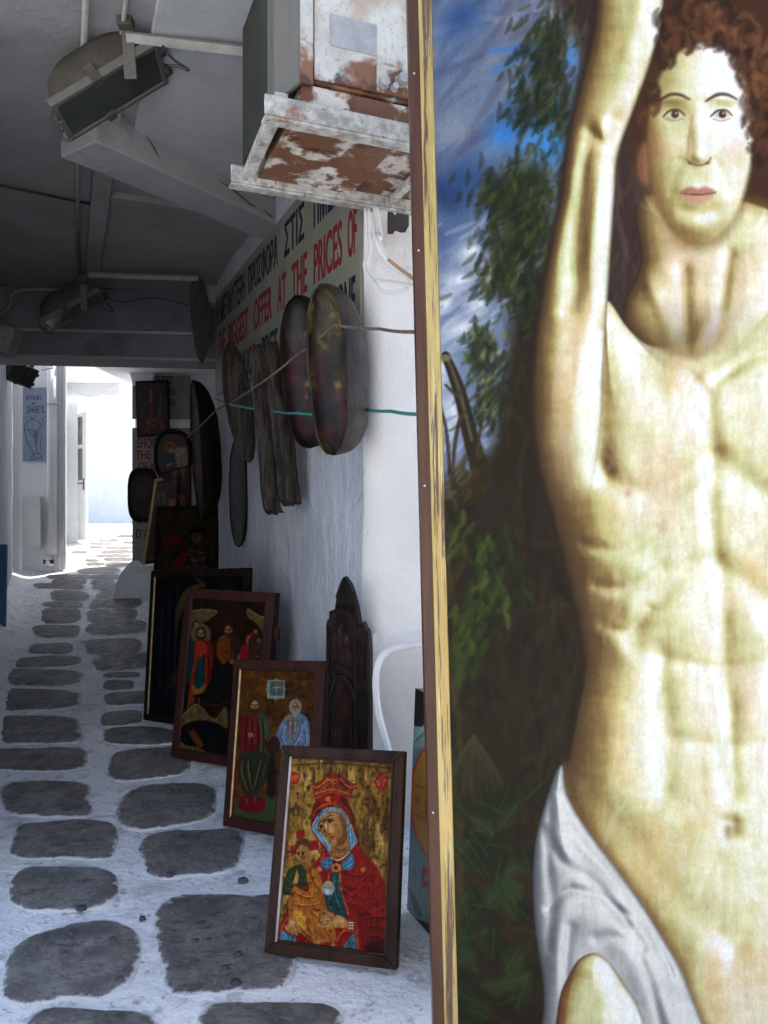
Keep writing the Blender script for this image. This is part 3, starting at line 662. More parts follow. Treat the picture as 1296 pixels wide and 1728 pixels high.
# ---- icons
def robe_folds(P, pts_list, dark, light, w=9):
    for i, t in enumerate(pts_list):
        P.stroke(t, [w * .3, w, w * .4], dark if i % 2 == 0 else light, .75, .8)
def draw_virgin():
    P = Pic(440, 1250, 700, 1660, 1.5, (148, 108, 40), 3).zoom(.2083, 460, 1280); R = P.rng
    P.grain(12, 60, .75, (76, 48, 18), .46, .66); P.grain(7, 30, .85, (200, 160, 80), .54, .70); P.grain(5, 12, .65, (44, 28, 12), .58, .68)
    S = P.stroke; G = (206, 120, 40)
    P.stroke([(530 + 300 * math.cos(t), 480 + 330 * math.sin(t)) for t in np.linspace(-1.2, 1.2, 14)], 8, (112, 78, 28), .6)
    P.poly([(950, 70), (960, 200), (950, 1500), (1010, 1500), (1010, 40)], (92, 60, 26), 20, a=.6); S([(80, 60), (500, 40), (960, 80)], 26, (70, 44, 18), .7, .9)
    # halo of the child
    P.blob(255, 690, 118, 118, (176, 136, 62), .95, 0, 1)
    for q in ([(185, 590), (255, 570), (265, 640), (195, 655)], [(140, 705), (195, 700), (200, 770), (150, 795)], [(300, 665), (372, 660), (378, 735), (310, 750)]): P.poly(q, (146, 26, 22), 2, False)
    # crown
    P.poly([(300, 212), (350, 195), (400, 170), (430, 125), (480, 112), (540, 125), (600, 168), (640, 196), (692, 212), (655, 260), (622, 322), (480, 280), (345, 320), (330, 250)], (120, 40, 22), 3)
    P.poly([(345, 320), (480, 262), (622, 322), (612, 350), (480, 290), (355, 345)], (146, 60, 28), 3)
    for t in ([(310, 216), (360, 235), (410, 200), (440, 160)], [(690, 216), (630, 235), (580, 200), (550, 160)], [(440, 180), (470, 170), (470, 200), (450, 200)], [(520, 180), (490, 170), (490, 200), (510, 200)], [(340, 290), (480, 250), (625, 292)]): S(t, 9, (210, 116, 48), .9, .6)
    for _ in range(40): P.blob(R.uniform(340, 620), R.uniform(190, 300), 7, 7, (206, 96, 38), .8)
    for x in (340, 420, 540, 600): S([(x, 60 + abs(480 - x) * .3), (x - 4, 130 + abs(480 - x) * .3)], 14, (40, 28, 16), .75, .9)
    # cloak
    P.poly([(490, 278), (410, 298), (345, 350), (315, 450), (312, 560), (340, 630), (385, 690), (400, 770), (340, 840), (300, 890), (200, 1040), (110, 1240), (46, 1390), (50, 1500), (120, 1560), (500, 1600), (900, 1640), (935, 1480), (938, 1250), (915, 1060), (870, 925), (825, 850), (760, 780), (700, 690), (672, 540), (636, 400), (575, 310)], (136, 22, 18), 3)
    P.poly([(560, 300), (640, 410), (675, 540), (705, 690), (690, 700), (640, 600), (610, 470), (560, 380)], (92, 14, 16), 8)
    P.poly([(345, 360), (316, 450), (314, 560), (340, 600), (350, 480), (420, 400), (520, 395), (600, 470), (640, 560), (650, 540), (610, 450), (540, 360), (440, 350)], (110, 20, 16), 8)
    P.poly([(690, 1200), (760, 1240), (900, 1290), (936, 1320), (930, 1640), (800, 1640), (720, 1500), (700, 1350)], (112, 12, 14), 10); P.poly([(770, 1500), (900, 1480), (920, 1640), (780, 1640)], (52, 8, 12), 20)
    for t in ([(560, 1000), (640, 1060), (720, 1000), (800, 940)], [(560, 1070), (650, 1120), (740, 1040), (840, 930)], [(570, 1150), (660, 1190), (750, 1080), (850, 950)], [(700, 1290), (790, 1200), (850, 1100)], [(710, 1320), (830, 1290), (930, 1300)], [(730, 1380), (840, 1360), (910, 1390)], [(590, 930), (700, 960), (780, 900)], [(740, 1440), (850, 1450), (920, 1500)], [(720, 1220), (770, 1120), (790, 1020)]):
        S(t, [5, 15, 6], (64, 6, 10), .85, .8); S([(x + 12, y - 18) for x, y in t], [4, 12, 4], (176, 36, 28), .6, .8)
    # blue veil
    P.poly([(452, 398), (385, 435), (335, 510), (318, 565), (365, 640), (430, 715), (462, 772), (484, 700), (430, 640), (385, 570), (385, 500), (430, 440), (530, 435), (590, 490), (608, 560), (606, 650), (622, 745), (668, 705), (686, 668), (645, 560), (605, 480), (540, 405)], (104, 146, 164), 3)
    for t in ([(350, 560), (400, 640), (455, 730)], [(335, 560), (380, 470), (460, 415)], [(630, 560), (645, 640), (640, 710)], [(615, 540), (622, 640), (630, 720)]): S(t, 7, (44, 84, 104), .8); S([(x + 12, y) for x, y in t], 5, (176, 204, 208), .8)
    # face and neck
    P.poly([(482, 690), (560, 700), (606, 640), (624, 745), (580, 790), (520, 802), (468, 795)], (150, 102, 48), 4); S([(500, 720), (550, 745), (600, 720)], [10, 24, 10], (92, 54, 22), .7, .9); S([(490, 770), (540, 780), (610, 750)], [8, 16, 8], (206, 154, 84), .7, .9)
    P.poly([(362, 540), (372, 500), (420, 450), (480, 436), (540, 446), (588, 492), (604, 560), (596, 625), (560, 680), (515, 704), (462, 692), (420, 640), (384, 590)], (158, 106, 50), 4)
    P.poly([(540, 460), (590, 500), (604, 570), (590, 640), (540, 700), (520, 690), (570, 600), (560, 520)], (96, 58, 26), 14, a=.8)
    for x, y, rx, ry, a in [(470, 465, 60, 18, .8), (480, 570, 34, 40, .9), (430, 540, 14, 40, .9), (500, 665, 24, 14, .7), (400, 570, 12, 24, .6), (450, 660, 16, 24, .5)]: P.blob(x, y, rx, ry, (224, 174, 100), a)
    S([(362, 545), (385, 515), (412, 505)], [5, 9, 6], (52, 28, 16), .95, .5); S([(422, 500), (455, 465), (500, 462)], [5, 10, 5], (52, 28, 16), .95, .5)
    S([(412, 505), (418, 545), (434, 595), (440, 612), (462, 608)], [5, 6, 6, 8, 6], (84, 44, 20), .9, .6); S([(420, 530), (440, 590)], 6, (236, 196, 130), .8)
    for x, y in ((462, 506), (392, 552)): P.blob(x, y, 26 if x > 430 else 20, 13, (196, 170, 128), .9, -.2); P.blob(x + 2, y, 13, 13, (36, 20, 12), 1, 0, 1); S([(x - 28, y + 4), (x, y - 14), (x + 28, y)], 6, (46, 24, 12), .95); S([(x - 24, y + 12), (x + 4, y + 18), (x + 26, y + 8)], 4, (84, 48, 24), .8)
    S([(466, 640), (482, 634), (504, 628)], [4, 9, 4], (128, 42, 28), .95); S([(474, 650), (490, 650)], 6, (176, 92, 60), .8)
    S([(596, 520), (606, 560), (600, 590)], 8, (190, 136, 80), .7)
    # collar, brooch, inner robe
    P.poly([(462, 790), (540, 815), (625, 760), (640, 830), (560, 890), (470, 880)], (110, 24, 18), 3)
    S([(470, 800), (540, 822), (628, 760)], 12, (214, 190, 140), .9, .5)
    P.poly([(400, 825), (470, 800), (484, 882), (412, 895), (392, 850)], (58, 106, 136), 3); P.poly([(560, 850), (640, 775), (664, 850), (640, 895), (555, 900)], (58, 106, 136), 3)
    for t in ([(410, 840), (470, 850)], [(410, 870), (475, 868)], [(570, 870), (640, 810)], [(580, 888), (650, 850)]): S(t, 6, (128, 176, 196), .8)
    P.poly([(478, 920), (540, 935), (558, 1080), (590, 1200), (612, 1290), (540, 1270), (400, 1200), (385, 1170), (440, 1110), (480, 1020)], (28, 62, 64), 3)
    for t in ([(500, 950), (510, 1100), (560, 1250)], [(480, 1100), (450, 1160), (470, 1220)], [(530, 980), (540, 1100)]): S(t, 7, (70, 124, 120), .8)
    S([(545, 920), (552, 1040), (580, 1150), (612, 1260)], 14, (190, 92, 34), .9, .5)
    P.blob(515, 886, 40, 36, (206, 96, 34), 1, 0, 1); P.blob(515, 886, 18, 16, (120, 30, 24), 1, 0, 1)
    for k in range(8): P.blob(515 + 32 * math.cos(k * .785), 886 + 29 * math.sin(k * .785), 7, 7, (232, 150, 60), 1, 0, 1)
    S([(370, 770), (420, 740), (400, 830)], 8, G, .6); S([(395, 760), (390, 830)], 18, (150, 50, 26), .9)
    S([(345, 420), (420, 375), (500, 370), (570, 420), (625, 500), (655, 590)], 8, (216, 110, 40), .85, .5); S([(330, 460), (370, 400), (480, 350), (580, 390), (640, 480), (675, 600)], 4, (216, 110, 40), .7, .5)
    for x, y in ((450, 328), (380, 895), (735, 900)):
        for k in range(4): S([(x - 24 * math.cos(k * .785), y - 24 * math.sin(k * .785)), (x + 24 * math.cos(k * .785), y + 24 * math.sin(k * .785))], 5, (228, 150, 60), .9)
    for _ in range(26): P.blob(R.uniform(350, 520), 395 + R.normal() * 8, 5, 5, (222, 130, 50), .8)
    # child
    P.poly([(195, 862), (135, 900), (95, 980), (80, 1060), (100, 1105), (170, 1090), (250, 1030), (300, 1070), (300, 930), (262, 866)], (36, 54, 26), 3)
    for t in ([(150, 930), (130, 1030)], [(200, 920), (230, 1000)], [(120, 1060), (170, 1050)]): S(t, 7, (76, 92, 44), .7)
    P.poly([(292, 862), (345, 880), (395, 980), (410, 1100), (436, 1200), (490, 1340), (512, 1470), (420, 1490), (330, 1490), (210, 1400), (150, 1330), (125, 1180), (170, 1040), (230, 1060), (290, 1080), (275, 960)], (166, 92, 28), 3)
    for t in ([(310, 900), (330, 1000), (390, 1080)], [(170, 1080), (260, 1130), (350, 1120)], [(150, 1180), (260, 1200), (380, 1180)], [(180, 1250), (260, 1330), (330, 1450)], [(300, 1230), (380, 1320), (460, 1450)], [(170, 1290), (230, 1380), (320, 1470)]): S(t, [4, 12, 5], (98, 44, 14), .8); S([(x + 16, y - 12) for x, y in t], [4, 12, 4], (216, 146, 48), .7)
    P.poly([(160, 1250), (200, 1220), (250, 1260), (280, 1340), (250, 1380), (190, 1340)], (214, 156, 50), 16, a=.8)
    P.poly([(188, 730), (196, 690), (240, 670), (285, 690), (302, 740), (296, 800), (270, 850), (250, 870), (222, 838), (206, 800)], (160, 108, 52), 3)
    P.poly([(180, 720), (190, 670), (240, 645), (290, 660), (312, 710), (306, 750), (284, 720), (250, 700), (214, 706), (190, 745)], (84, 44, 24), 3)
    P.blob(220, 790, 16, 34, (214, 162, 92), .8); S([(200, 762), (216, 756)], 6, (46, 24, 12), .9); S([(234, 758), (262, 756)], 7, (46, 24, 12), .95); P.blob(246, 770, 11, 8, (30, 18, 12), 1, 0, 1); P.blob(210, 772, 8, 8, (30, 18, 12), 1, 0, 1)
    S([(222, 775), (216, 800), (228, 804)], 4, (90, 50, 24), .9); S([(218, 826), (240, 824)], 5, (122, 44, 30), .9); P.blob(292, 762, 8, 16, (190, 136, 78), .9); P.poly([(244, 850), (290, 830), (296, 880), (262, 900)], (140, 92, 44), 3)
    P.poly([(160, 1010), (180, 960), (196, 900), (204, 940), (212, 950), (204, 1000), (178, 1024)], (190, 136, 72), 2)
    # globe
    P.blob(450, 1052, 52, 56, (142, 152, 148), 1, 0, 1); P.blob(440, 1075, 28, 24, (214, 220, 214), .9); S([(400, 1035), (450, 1050), (500, 1035)], 10, (160, 120, 54), .95); S([(450, 1000), (455, 940)], 8, (204, 110, 40), .9); P.blob(455, 1010, 40, 16, (196, 170, 110), .8)
    # hands
    for q in ([(100, 1370), (150, 1285), (190, 1330), (228, 1395), (215, 1410), (190, 1390), (205, 1432), (180, 1430), (150, 1425)], [(358, 1300), (400, 1270), (440, 1262), (412, 1234), (440, 1236), (500, 1262), (570, 1285), (618, 1330), (600, 1372), (540, 1372), (470, 1362), (420, 1372), (360, 1350), (400, 1330)]): P.poly(q, (182, 130, 70), 3)
    for t in ([(370, 1302), (430, 1285), (480, 1290)], [(372, 1330), (440, 1312), (490, 1310)], [(380, 1352), (450, 1336)], [(130, 1380), (150, 1420)], [(160, 1370), (185, 1420)], [(180, 1350), (215, 1400)]): S(t, 5, (96, 54, 24), .9)
    P.blob(540, 1310, 40, 20, (222, 172, 100), .8); P.blob(150, 1340, 22, 30, (220, 170, 98), .7)
    P.poly([(610, 1310), (670, 1330), (690, 1450), (710, 1590), (680, 1600), (650, 1500), (620, 1400)], (128, 40, 22), 3)
    for y in range(1330, 1600, 22): P.blob(676 + (y - 1330) * .06, y, 8, 7, (222, 124, 44), .9)
    for k in range(9): P.blob(622 + 14 * (k % 3), 1330 + 22 * (k // 3), 7, 7, (222, 212, 180), .95, 0, 1)
    S([(520, 1480), (570, 1400), (650, 1390)], 16, (190, 84, 30), .8); S([(60, 1420), (100, 1320), (150, 1280)], 12, (196, 90, 34), .85)
    P.poly([(76, 1395), (130, 1430), (185, 1440), (165, 1530), (60, 1510)], (76, 128, 150), 3); P.poly([(560, 1590), (600, 1480), (660, 1430), (670, 1590)], (60, 104, 112), 3)
    for t in ([(90, 1420), (80, 1510)], [(130, 1440), (120, 1520)], [(160, 1450), (150, 1520)], [(600, 1580), (630, 1480)], [(640, 1590), (650, 1480)]): S(t, 8, (28, 60, 78), .8)
    P.blob(370, 1490, 30, 34, (190, 134, 70), .9); P.blob(490, 1510, 26, 36, (190, 134, 70), .9)
    # medallions with letters
    for x, y, r in ((172, 160, 44), (882, 190, 56)): P.blob(x, y, r * .95, r * 1.2, (150, 30, 22), 1, 0, 1)
    for t in ([(150, 190), (150, 135), (164, 165), (178, 135), (178, 190)], [(190, 190), (190, 138), (206, 146), (190, 164)], [(130, 110), (172, 96), (210, 112)]): S(t, 6, (206, 100, 44), .95, .5, False)
    for t in ([(858, 165), (845, 190), (858, 222), (874, 190), (858, 165)], [(848, 192), (872, 192)], [(884, 165), (898, 195), (914, 165)], [(898, 195), (898, 222)]): S(t, 6, (196, 110, 60), .9, .5, False)
    P.grain(5, 5, .3); P.grain(2, 14, .22); P.grain(9, 9, .5, (40, 20, 12), .62, .76)
    return P
def saint(P, x, y, k, robe, cloak, beard=(60, 42, 26), hair=(60, 40, 24), face=(150, 104, 62), seated=False, halo=None):
    """small standing or seated figure, (x, y) is the chin, k the head height"""
    dark = tuple(int(c * .45) for c in robe); lite = tuple(min(255, int(c * 1.5 + 12)) for c in cloak)
    if halo: P.blob(x, y - .45 * k, k * .95, k * .95, halo, .9, 0, 1)
    b = [(x - .35 * k, y + .1 * k), (x - 1.0 * k, y + .5 * k), (x - 1.15 * k, y + 1.8 * k), (x - 1.0 * k, y + 4.4 * k), (x + 1.0 * k, y + 4.4 * k), (x + 1.15 * k, y + 1.8 * k), (x + .95 * k, y + .5 * k), (x + .35 * k, y + .1 * k)]
    P.poly(b, robe, 2)
    P.poly([(x + .2 * k, y + .2 * k), (x + 1.05 * k, y + .6 * k), (x + 1.2 * k, y + 2.6 * k), (x + .9 * k, y + 4.4 * k), (x - .2 * k, y + 4.2 * k), (x + .5 * k, y + 2.2 * k)], cloak, 2)
    for q in (-.6, -.2, .25, .6): P.stroke([(x + q * k, y + .6 * k), (x + q * 1.2 * k, y + 2.2 * k), (x + q * k, y + 4.2 * k)], [.08 * k, .2 * k, .1 * k], dark, .6); P.stroke([(x + (q + .2) * k, y + .7 * k), (x + (q + .2) * 1.2 * k, y + 2.6 * k)], [.05 * k, .12 * k, .05 * k], lite, .5)
    P.blob(x, y - .5 * k, .52 * k, .66 * k, hair, 1, 0, 1); P.blob(x, y - .42 * k, .34 * k, .5 * k, face, 1, 0, 1)
    P.poly([(x - .3 * k, y - .3 * k), (x, y - .2 * k), (x + .3 * k, y - .3 * k), (x + .2 * k, y + .15 * k), (x, y + .35 * k), (x - .2 * k, y + .15 * k)], beard, 1)
    for s in (-1, 1): P.stroke([(x + s * .08 * k, y - .55 * k), (x + s * .26 * k, y - .55 * k)], .1 * k, (40, 26, 18), .9)
    P.stroke([(x, y - .5 * k), (x, y - .28 * k)], .07 * k, (96, 60, 36), .8); P.blob(x - .05 * k, y - .68 * k, .18 * k, .1 * k, (206, 160, 110), .8)
    P.blob(x - .35 * k, y + 1.9 * k, .22 * k, .2 * k, face, .9, 0, 1)
def draw_trinity():
    P = Pic(365, 1105, 560, 1440, 1.5, (72, 42, 16), 4).zoom(.1852, 360, 1100)
    P.grain(16, 16, .8, (104, 62, 22), .45, .7); P.grain(10, 10, .7, (40, 24, 12), .55, .72)
    P.poly([(170, 1330), (560, 1300), (560, 1600), (160, 1580)], (60, 72, 40), 6, False); P.grain(6, 6, .1)
    P.poly([(215, 960), (170, 1000), (160, 1560), (180, 1560)], (110, 20, 22), 4, False)
    c = (570, 340)
    for q in (0, .785): P.poly([(c[0] + 112 * (1.0 if q else .86) * math.cos(k * 1.5708 + q + .0), c[1] + 118 * (1. if q else .95) * math.sin(k * 1.5708 + q)) for k in range(4)], (104, 110, 88) if q == 0 else (130, 138, 120), 3, False)
    P.poly([(516, 272), (640, 262), (636, 400), (512, 400)], (74, 84, 82), 3, False); P.blob(575, 300, 30, 20, (150, 84, 60), .8); P.stroke([(530, 330), (575, 322), (622, 330)], [6, 14, 6], (160, 156, 140), .9); P.stroke([(575, 320), (575, 380)], 8, (150, 150, 140), .8)
    saint(P, 378, 545, 112, (98, 26, 26), (62, 66, 44), halo=(84, 50, 22)); saint(P, 748, 555, 108, (120, 108, 94), (108, 124, 150), (140, 140, 136), (136, 132, 120), halo=(84, 50, 22))
    P.poly([(640, 620), (580, 750), (610, 880), (700, 890), (860, 890), (850, 740), (800, 610), (760, 700), (700, 820), (680, 700)], (104, 120, 146), 4)
    for t in ([(640, 680), (620, 780), (660, 870)], [(800, 660), (780, 760), (720, 860)], [(830, 720), (840, 820), (800, 880)], [(760, 800), (820, 790)]): P.stroke(t, [5, 14, 6], (60, 72, 96), .8); P.stroke([(x + 14, y) for x, y in t], [4, 10, 4], (176, 186, 200), .8)
    P.blob(540, 850, 70, 90, (54, 34, 30), 1, 0, 1); P.stroke([(500, 800), (540, 760), (590, 770)], 16, (120, 84, 60), .9)
    P.poly([(250, 930), (400, 900), (520, 960), (530, 1080), (420, 1260), (310, 1330), (240, 1180), (230, 1020)], (44, 46, 32), 5)
    for t in ([(270, 980), (260, 1100), (320, 1280)], [(320, 980), (320, 1080), (350, 1260)], [(440, 980), (400, 1120), (360, 1280)], [(480, 1000), (450, 1130)]): P.stroke(t, [6, 22, 6], (104, 92, 46), .8); P.stroke([(x + 22, y) for x, y in t], [4, 10, 4], (18, 20, 16), .8)
    P.poly([(235, 1340), (300, 1310), (450, 1330), (475, 1400), (440, 1460), (300, 1460), (235, 1420)], (104, 20, 28), 5); P.blob(305, 1360, 14, 34, (120, 84, 58), .9); P.blob(382, 1340, 14, 30, (120, 84, 58), .9)
    P.poly([(520, 960), (560, 950), (560, 1300), (490, 1290)], (30, 22, 16), 6, a=.8)
    P.grain(4, 4, .2); P.grain(2, 20, .12)
    return P
def draw_raising():
    P = Pic(275, 990, 500, 1335, 1.5, (34, 22, 14), 6).zoom(.1968, 280, 980)
    P.grain(14, 14, .7, (54, 34, 20), .45, .7)
    for q in ([(200, 270), (330, 245), (440, 262), (400, 310), (340, 350), (250, 340), (190, 400)], [(705, 240), (800, 300), (880, 320), (890, 480), (850, 480), (780, 370), (700, 310)],
              [(140, 1160), (250, 1060), (330, 1110), (420, 1180), (510, 1080), (530, 1260), (440, 1220), (330, 1200), (240, 1220), (130, 1280)], [(110, 1380), (200, 1420), (340, 1440), (340, 1490), (110, 1480)]):
        P.poly(q, (122, 100, 58), 5, tex=.35); P.stroke(q[:3], 12, (168, 146, 92), .6)
    P.poly([(120, 1290), (200, 1215), (350, 1200), (470, 1260), (520, 1340), (500, 1500), (420, 1510), (300, 1440), (150, 1400)], (16, 18, 24), 6); P.poly([(190, 1300), (240, 1270), (330, 1410), (280, 1440)], (110, 56, 24), 4, False); P.blob(420, 1400, 80, 110, (44, 28, 18), .8)
    saint(P, 215, 505, 84, (40, 50, 40), (100, 52, 20), halo=(70, 48, 26)); saint(P, 262, 420, 70, (40, 40, 40), (60, 48, 30), halo=(80, 84, 60)); saint(P, 300, 500, 92, (26, 58, 58), (116, 28, 24), halo=(110, 96, 70))
    P.poly([(255, 520), (235, 700), (190, 1020), (230, 1020), (300, 640)], (150, 44, 24), 4); P.poly([(340, 560), (360, 700), (350, 900), (330, 900), (335, 700)], (150, 40, 26), 4); P.poly([(260, 520), (340, 530), (358, 600), (300, 640)], (160, 48, 28), 4)
    P.poly([(265, 690), (330, 690), (330, 900), (290, 940), (240, 900)], (26, 62, 64), 4); P.poly([(225, 890), (280, 930), (335, 880), (325, 950), (240, 970)], (150, 110, 44), 4)
    for x in (200, 240, 285): P.stroke([(x, 1010), (x - 10, 1090)], 16, (120, 82, 50), .9)
    saint(P, 535, 470, 92, (104, 54, 18), (50, 40, 26)); P.poly([(450, 500), (520, 470), (540, 560), (500, 620), (540, 680), (490, 710), (450, 620)], (120, 62, 20), 4)
    P.poly([(420, 640), (480, 720), (560, 700), (560, 1050), (320, 1040), (380, 850)], (24, 24, 20), 6); P.stroke([(330, 1050), (450, 1070), (540, 1020)], [10, 24, 16], (76, 34, 22), .9)
    P.blob(566, 695, 20, 22, (150, 108, 70), .9, 0, 1); P.blob(625, 655, 14, 20, (140, 96, 70), .9, 0, 1)
    saint(P, 716, 540, 70, (150, 26, 34), (140, 24, 34), (150, 104, 62), (160, 28, 38)); P.poly([(700, 470), (740, 450), (765, 500), (770, 680), (660, 690), (690, 590), (735, 540), (735, 490)], (160, 26, 36), 4)
    for x, y in ((768, 470), (795, 545), (850, 525), (868, 600)): saint(P, x, y, 54, (66, 44, 36), (60, 46, 36), hair=(50, 34, 24))
    P.blob(380, 1490, 24, 24, (120, 106, 80), .9); P.blob(440, 1510, 26, 22, (110, 96, 70), .9); P.stroke([(105, 1480), (210, 1485)], 26, (110, 20, 18), .9)
    P.grain(4, 4, .25); P.grain(2, 18, .15)
    return P
def draw_dark():
    P = Pic(235, 950, 430, 1250, 1.2, (14, 15, 20), 8)
    for x in (262, 275, 288, 300): P.stroke([(x, 990), (x - 4, 1090), (x - 8, 1200)], [3, 5, 4], (34, 36, 44), .7)
    P.stroke([(345, 985), (315, 1000), (300, 1040), (298, 1070)], [6, 14, 12, 4], (74, 66, 30), .75); P.stroke([(330, 975), (345, 990)], [3, 6], (96, 88, 50), .6); P.stroke([(372, 985), (392, 1000)], [10, 14], (60, 54, 28), .6)
    P.blob(296, 1150, 12, 20, (60, 44, 26), .6); P.stroke([(280, 1170), (300, 1130), (305, 1090)], [4, 8, 5], (52, 40, 24), .6)
    P.grain(6, 20, .5)
    return P
def draw_green():
    P = Pic(660, 1150, 860, 1640, 1.0, (112, 136, 128), 9)
    for x in range(676, 860, 5): P.stroke([(x, 1230), (x + 4, 1400), (x + 6, 1600)], 1.6, (70, 96, 92), .5)
    P.poly([(660, 1150), (860, 1150), (860, 1250), (700, 1225), (690, 1205), (680, 1240), (660, 1240)], (22, 12, 14), 2, False)
    P.poly([(660, 1520), (700, 1550), (730, 1560), (860, 1600), (860, 1660), (660, 1660)], (22, 12, 14), 2, False)
    P.poly([(682, 1245), (676, 1220), (684, 1202), (694, 1222), (690, 1250)], (126, 150, 140), 2); P.stroke([(683, 1240), (684, 1212)], 3, (60, 84, 80), .8)
    P.poly([(697, 1250), (712, 1226), (740, 1214), (860, 1210), (860, 1250), (720, 1262)], (126, 150, 140), 3); P.stroke([(700, 1252), (718, 1236), (740, 1230)], 3, (50, 72, 70), .8)
    P.blob(742, 1355, 50, 104, (196, 50, 30), 1, -.05, 1); P.blob(742, 1355, 47, 100, (176, 128, 40), 1, -.05, 1)
    P.blob(748, 1370, 30, 76, (56, 34, 22), 1, -.05, 1); P.blob(746, 1360, 18, 50, (170, 122, 70), 1, 0, 1)
    P.stroke([(694, 1322), (722, 1332)], 3, (196, 44, 30), 1); P.stroke([(700, 1374), (726, 1388)], 3, (196, 44, 30), 1); P.stroke([(706, 1350), (702, 1345), (706, 1356)], 2, (196, 44, 30), 1)
    P.poly([(714, 1462), (722, 1472), (716, 1482), (724, 1492), (713, 1496)], (150, 30, 34), 1); P.poly([(690, 1500), (702, 1515), (712, 1545), (700, 1540)], (60, 84, 80), 2); P.grain(3, 12, .1)
    return P
def draw_warrior():
    P = Pic(240, 840, 390, 990, 1.4, (52, 44, 26), 10)
    P.grain(10, 10, .8, (30, 24, 16), .5, .7); P.poly([(280, 905), (300, 902), (304, 916), (276, 920)], (92, 20, 18), 3)
    P.blob(332, 905, 9, 12, (84, 62, 40), 1, 0, 1); P.poly([(320, 900), (324, 890), (334, 886), (344, 892), (346, 902), (332, 898)], (24, 20, 14), 1.5)
    P.poly([(312, 930), (322, 920), (342, 920), (354, 932), (356, 990), (310, 990)], (48, 40, 34), 2); P.poly([(300, 940), (314, 928), (312, 950), (300, 975), (288, 972)], (100, 26, 28), 2)
    for k in range(34):
        x, y = P.rng.uniform(314, 352), P.rng.uniform(926, 985); P.stroke([(x - 3, y), (x, y + 2.5), (x + 3, y)], 1.2, (120, 104, 86), .7)
    P.stroke([(318, 930), (348, 975)], 2.5, (120, 60, 50), .8); P.stroke([(350, 880), (344, 910)], 2, (26, 22, 16), .9); P.poly([(350, 935), (366, 980), (352, 985)], (22, 22, 18), 3); P.grain(4, 4, .3)
    return P
def draw_red():
    P = Pic(215, 630, 300, 750, 2.0, (36, 20, 16), 11)
    for t, w, c in [([(258, 665), (254, 700), (250, 725)], [6, 12, 14], (96, 28, 22)), ([(245, 680), (238, 710), (244, 732)], [5, 10, 8], (74, 20, 18)), ([(254, 708), (268, 712), (276, 722)], [6, 12, 8], (130, 36, 22)), ([(272, 665), (270, 690)], [7, 10], (84, 52, 30)), ([(270, 690), (268, 705)], [6, 6], (84, 84, 70)), ([(255, 660), (254, 680)], [4, 4], (140, 100, 80)), ([(248, 712), (262, 720)], 4, (150, 90, 60)), ([(240, 735), (270, 735)], [6, 8], (80, 26, 20))]: P.stroke(t, w, c, .9, .9)
    P.grain(3, 6, .5)
    return P
def draw_angel():
    P = Pic(250, 715, 330, 805, 2.0, (56, 54, 48), 12)
    P.blob(287, 755, 10, 11, (120, 84, 40), 1, 0, 1); P.blob(287, 757, 6, 7, (60, 36, 22), 1, 0, 1); P.blob(288, 760, 4, 6, (160, 112, 70), 1, 0, 1)
    P.poly([(280, 768), (294, 768), (298, 800), (276, 800)], (40, 48, 50), 2); P.poly([(295, 762), (305, 755), (315, 760), (318, 795), (302, 795)], (150, 126, 112), 2); P.blob(302, 742, 16, 10, (84, 34, 34), .8)
    for k in range(5): P.stroke([(298 + 4 * k, 762), (300 + 4 * k, 790)], 1.6, (90, 66, 58), .8)
    P.stroke([(282, 785), (292, 782)], 4, (150, 106, 70), .9); P.grain(3, 3, .3)
    return P
def draw_panels():
    P = Pic(225, 770, 340, 965, 1.6, (50, 26, 20), 13)
    for x, y, w, h, c in [(262, 805, 16, 14, (80, 50, 26)), (300, 800, 22, 26, (110, 72, 28)), (272, 838, 14, 26, (70, 60, 34)), (298, 850, 26, 30, (120, 72, 24)), (258, 878, 14, 18, (84, 24, 22)), (254, 915, 14, 20, (78, 30, 26)), (250, 940, 16, 16, (76, 40, 24))]:
        P.poly([(x - w / 2, y - h / 2), (x + w / 2, y - h / 2), (x + w / 2, y + h / 2), (x - w / 2, y + h / 2)], c, 2, False)
        P.blob(x, y - h * .15, 3, 3.5, (40, 28, 20), 1, 0, 1); P.poly([(x - 4, y), (x + 4, y), (x + 5, y + h * .45), (x - 5, y + h * .45)], (36, 34, 30), 1)
    P.grain(3, 3, .4); P.grain(8, 8, .3)
    return P
def draw_round():
    P = Pic(205, 775, 290, 890, 1.4, (26, 24, 22), 14)
    P.blob(240, 835, 22, 30, (58, 46, 34), 1, 0, 1); P.blob(240, 836, 19, 27, (34, 28, 24), 1, 0, 1); P.blob(238, 828, 9, 13, (62, 44, 32), 1, 0, 1); P.blob(240, 850, 12, 14, (40, 34, 28), .9); P.grain(4, 4, .35)
    return P
def draw_saint_hull(seed, yellow):
    P = Pic(0, 0, 100, 300, 2.0, (44, 40, 20) if yellow else (30, 22, 18), seed)
    P.grain(30, 60, .8, (112, 96, 34) if yellow else (60, 40, 26), .42, .7); P.grain(10, 20, .7, (26, 20, 14), .5, .7)
    saint(P, 50, 90, 40, (60, 22, 20), (84, 66, 30), halo=(100, 78, 34) if yellow else (54, 38, 26)); P.grain(14, 40, .9, (20, 15, 10), .42, .62)
    if yellow: P.blob(50, 60, 40, 50, (96, 84, 26), .6); P.blob(55, 150, 26, 40, (104, 90, 30), .5)
    P.blob(60, 225, 18, 26, (84, 20, 20), .6); P.grain(4, 8, .5)
    return P
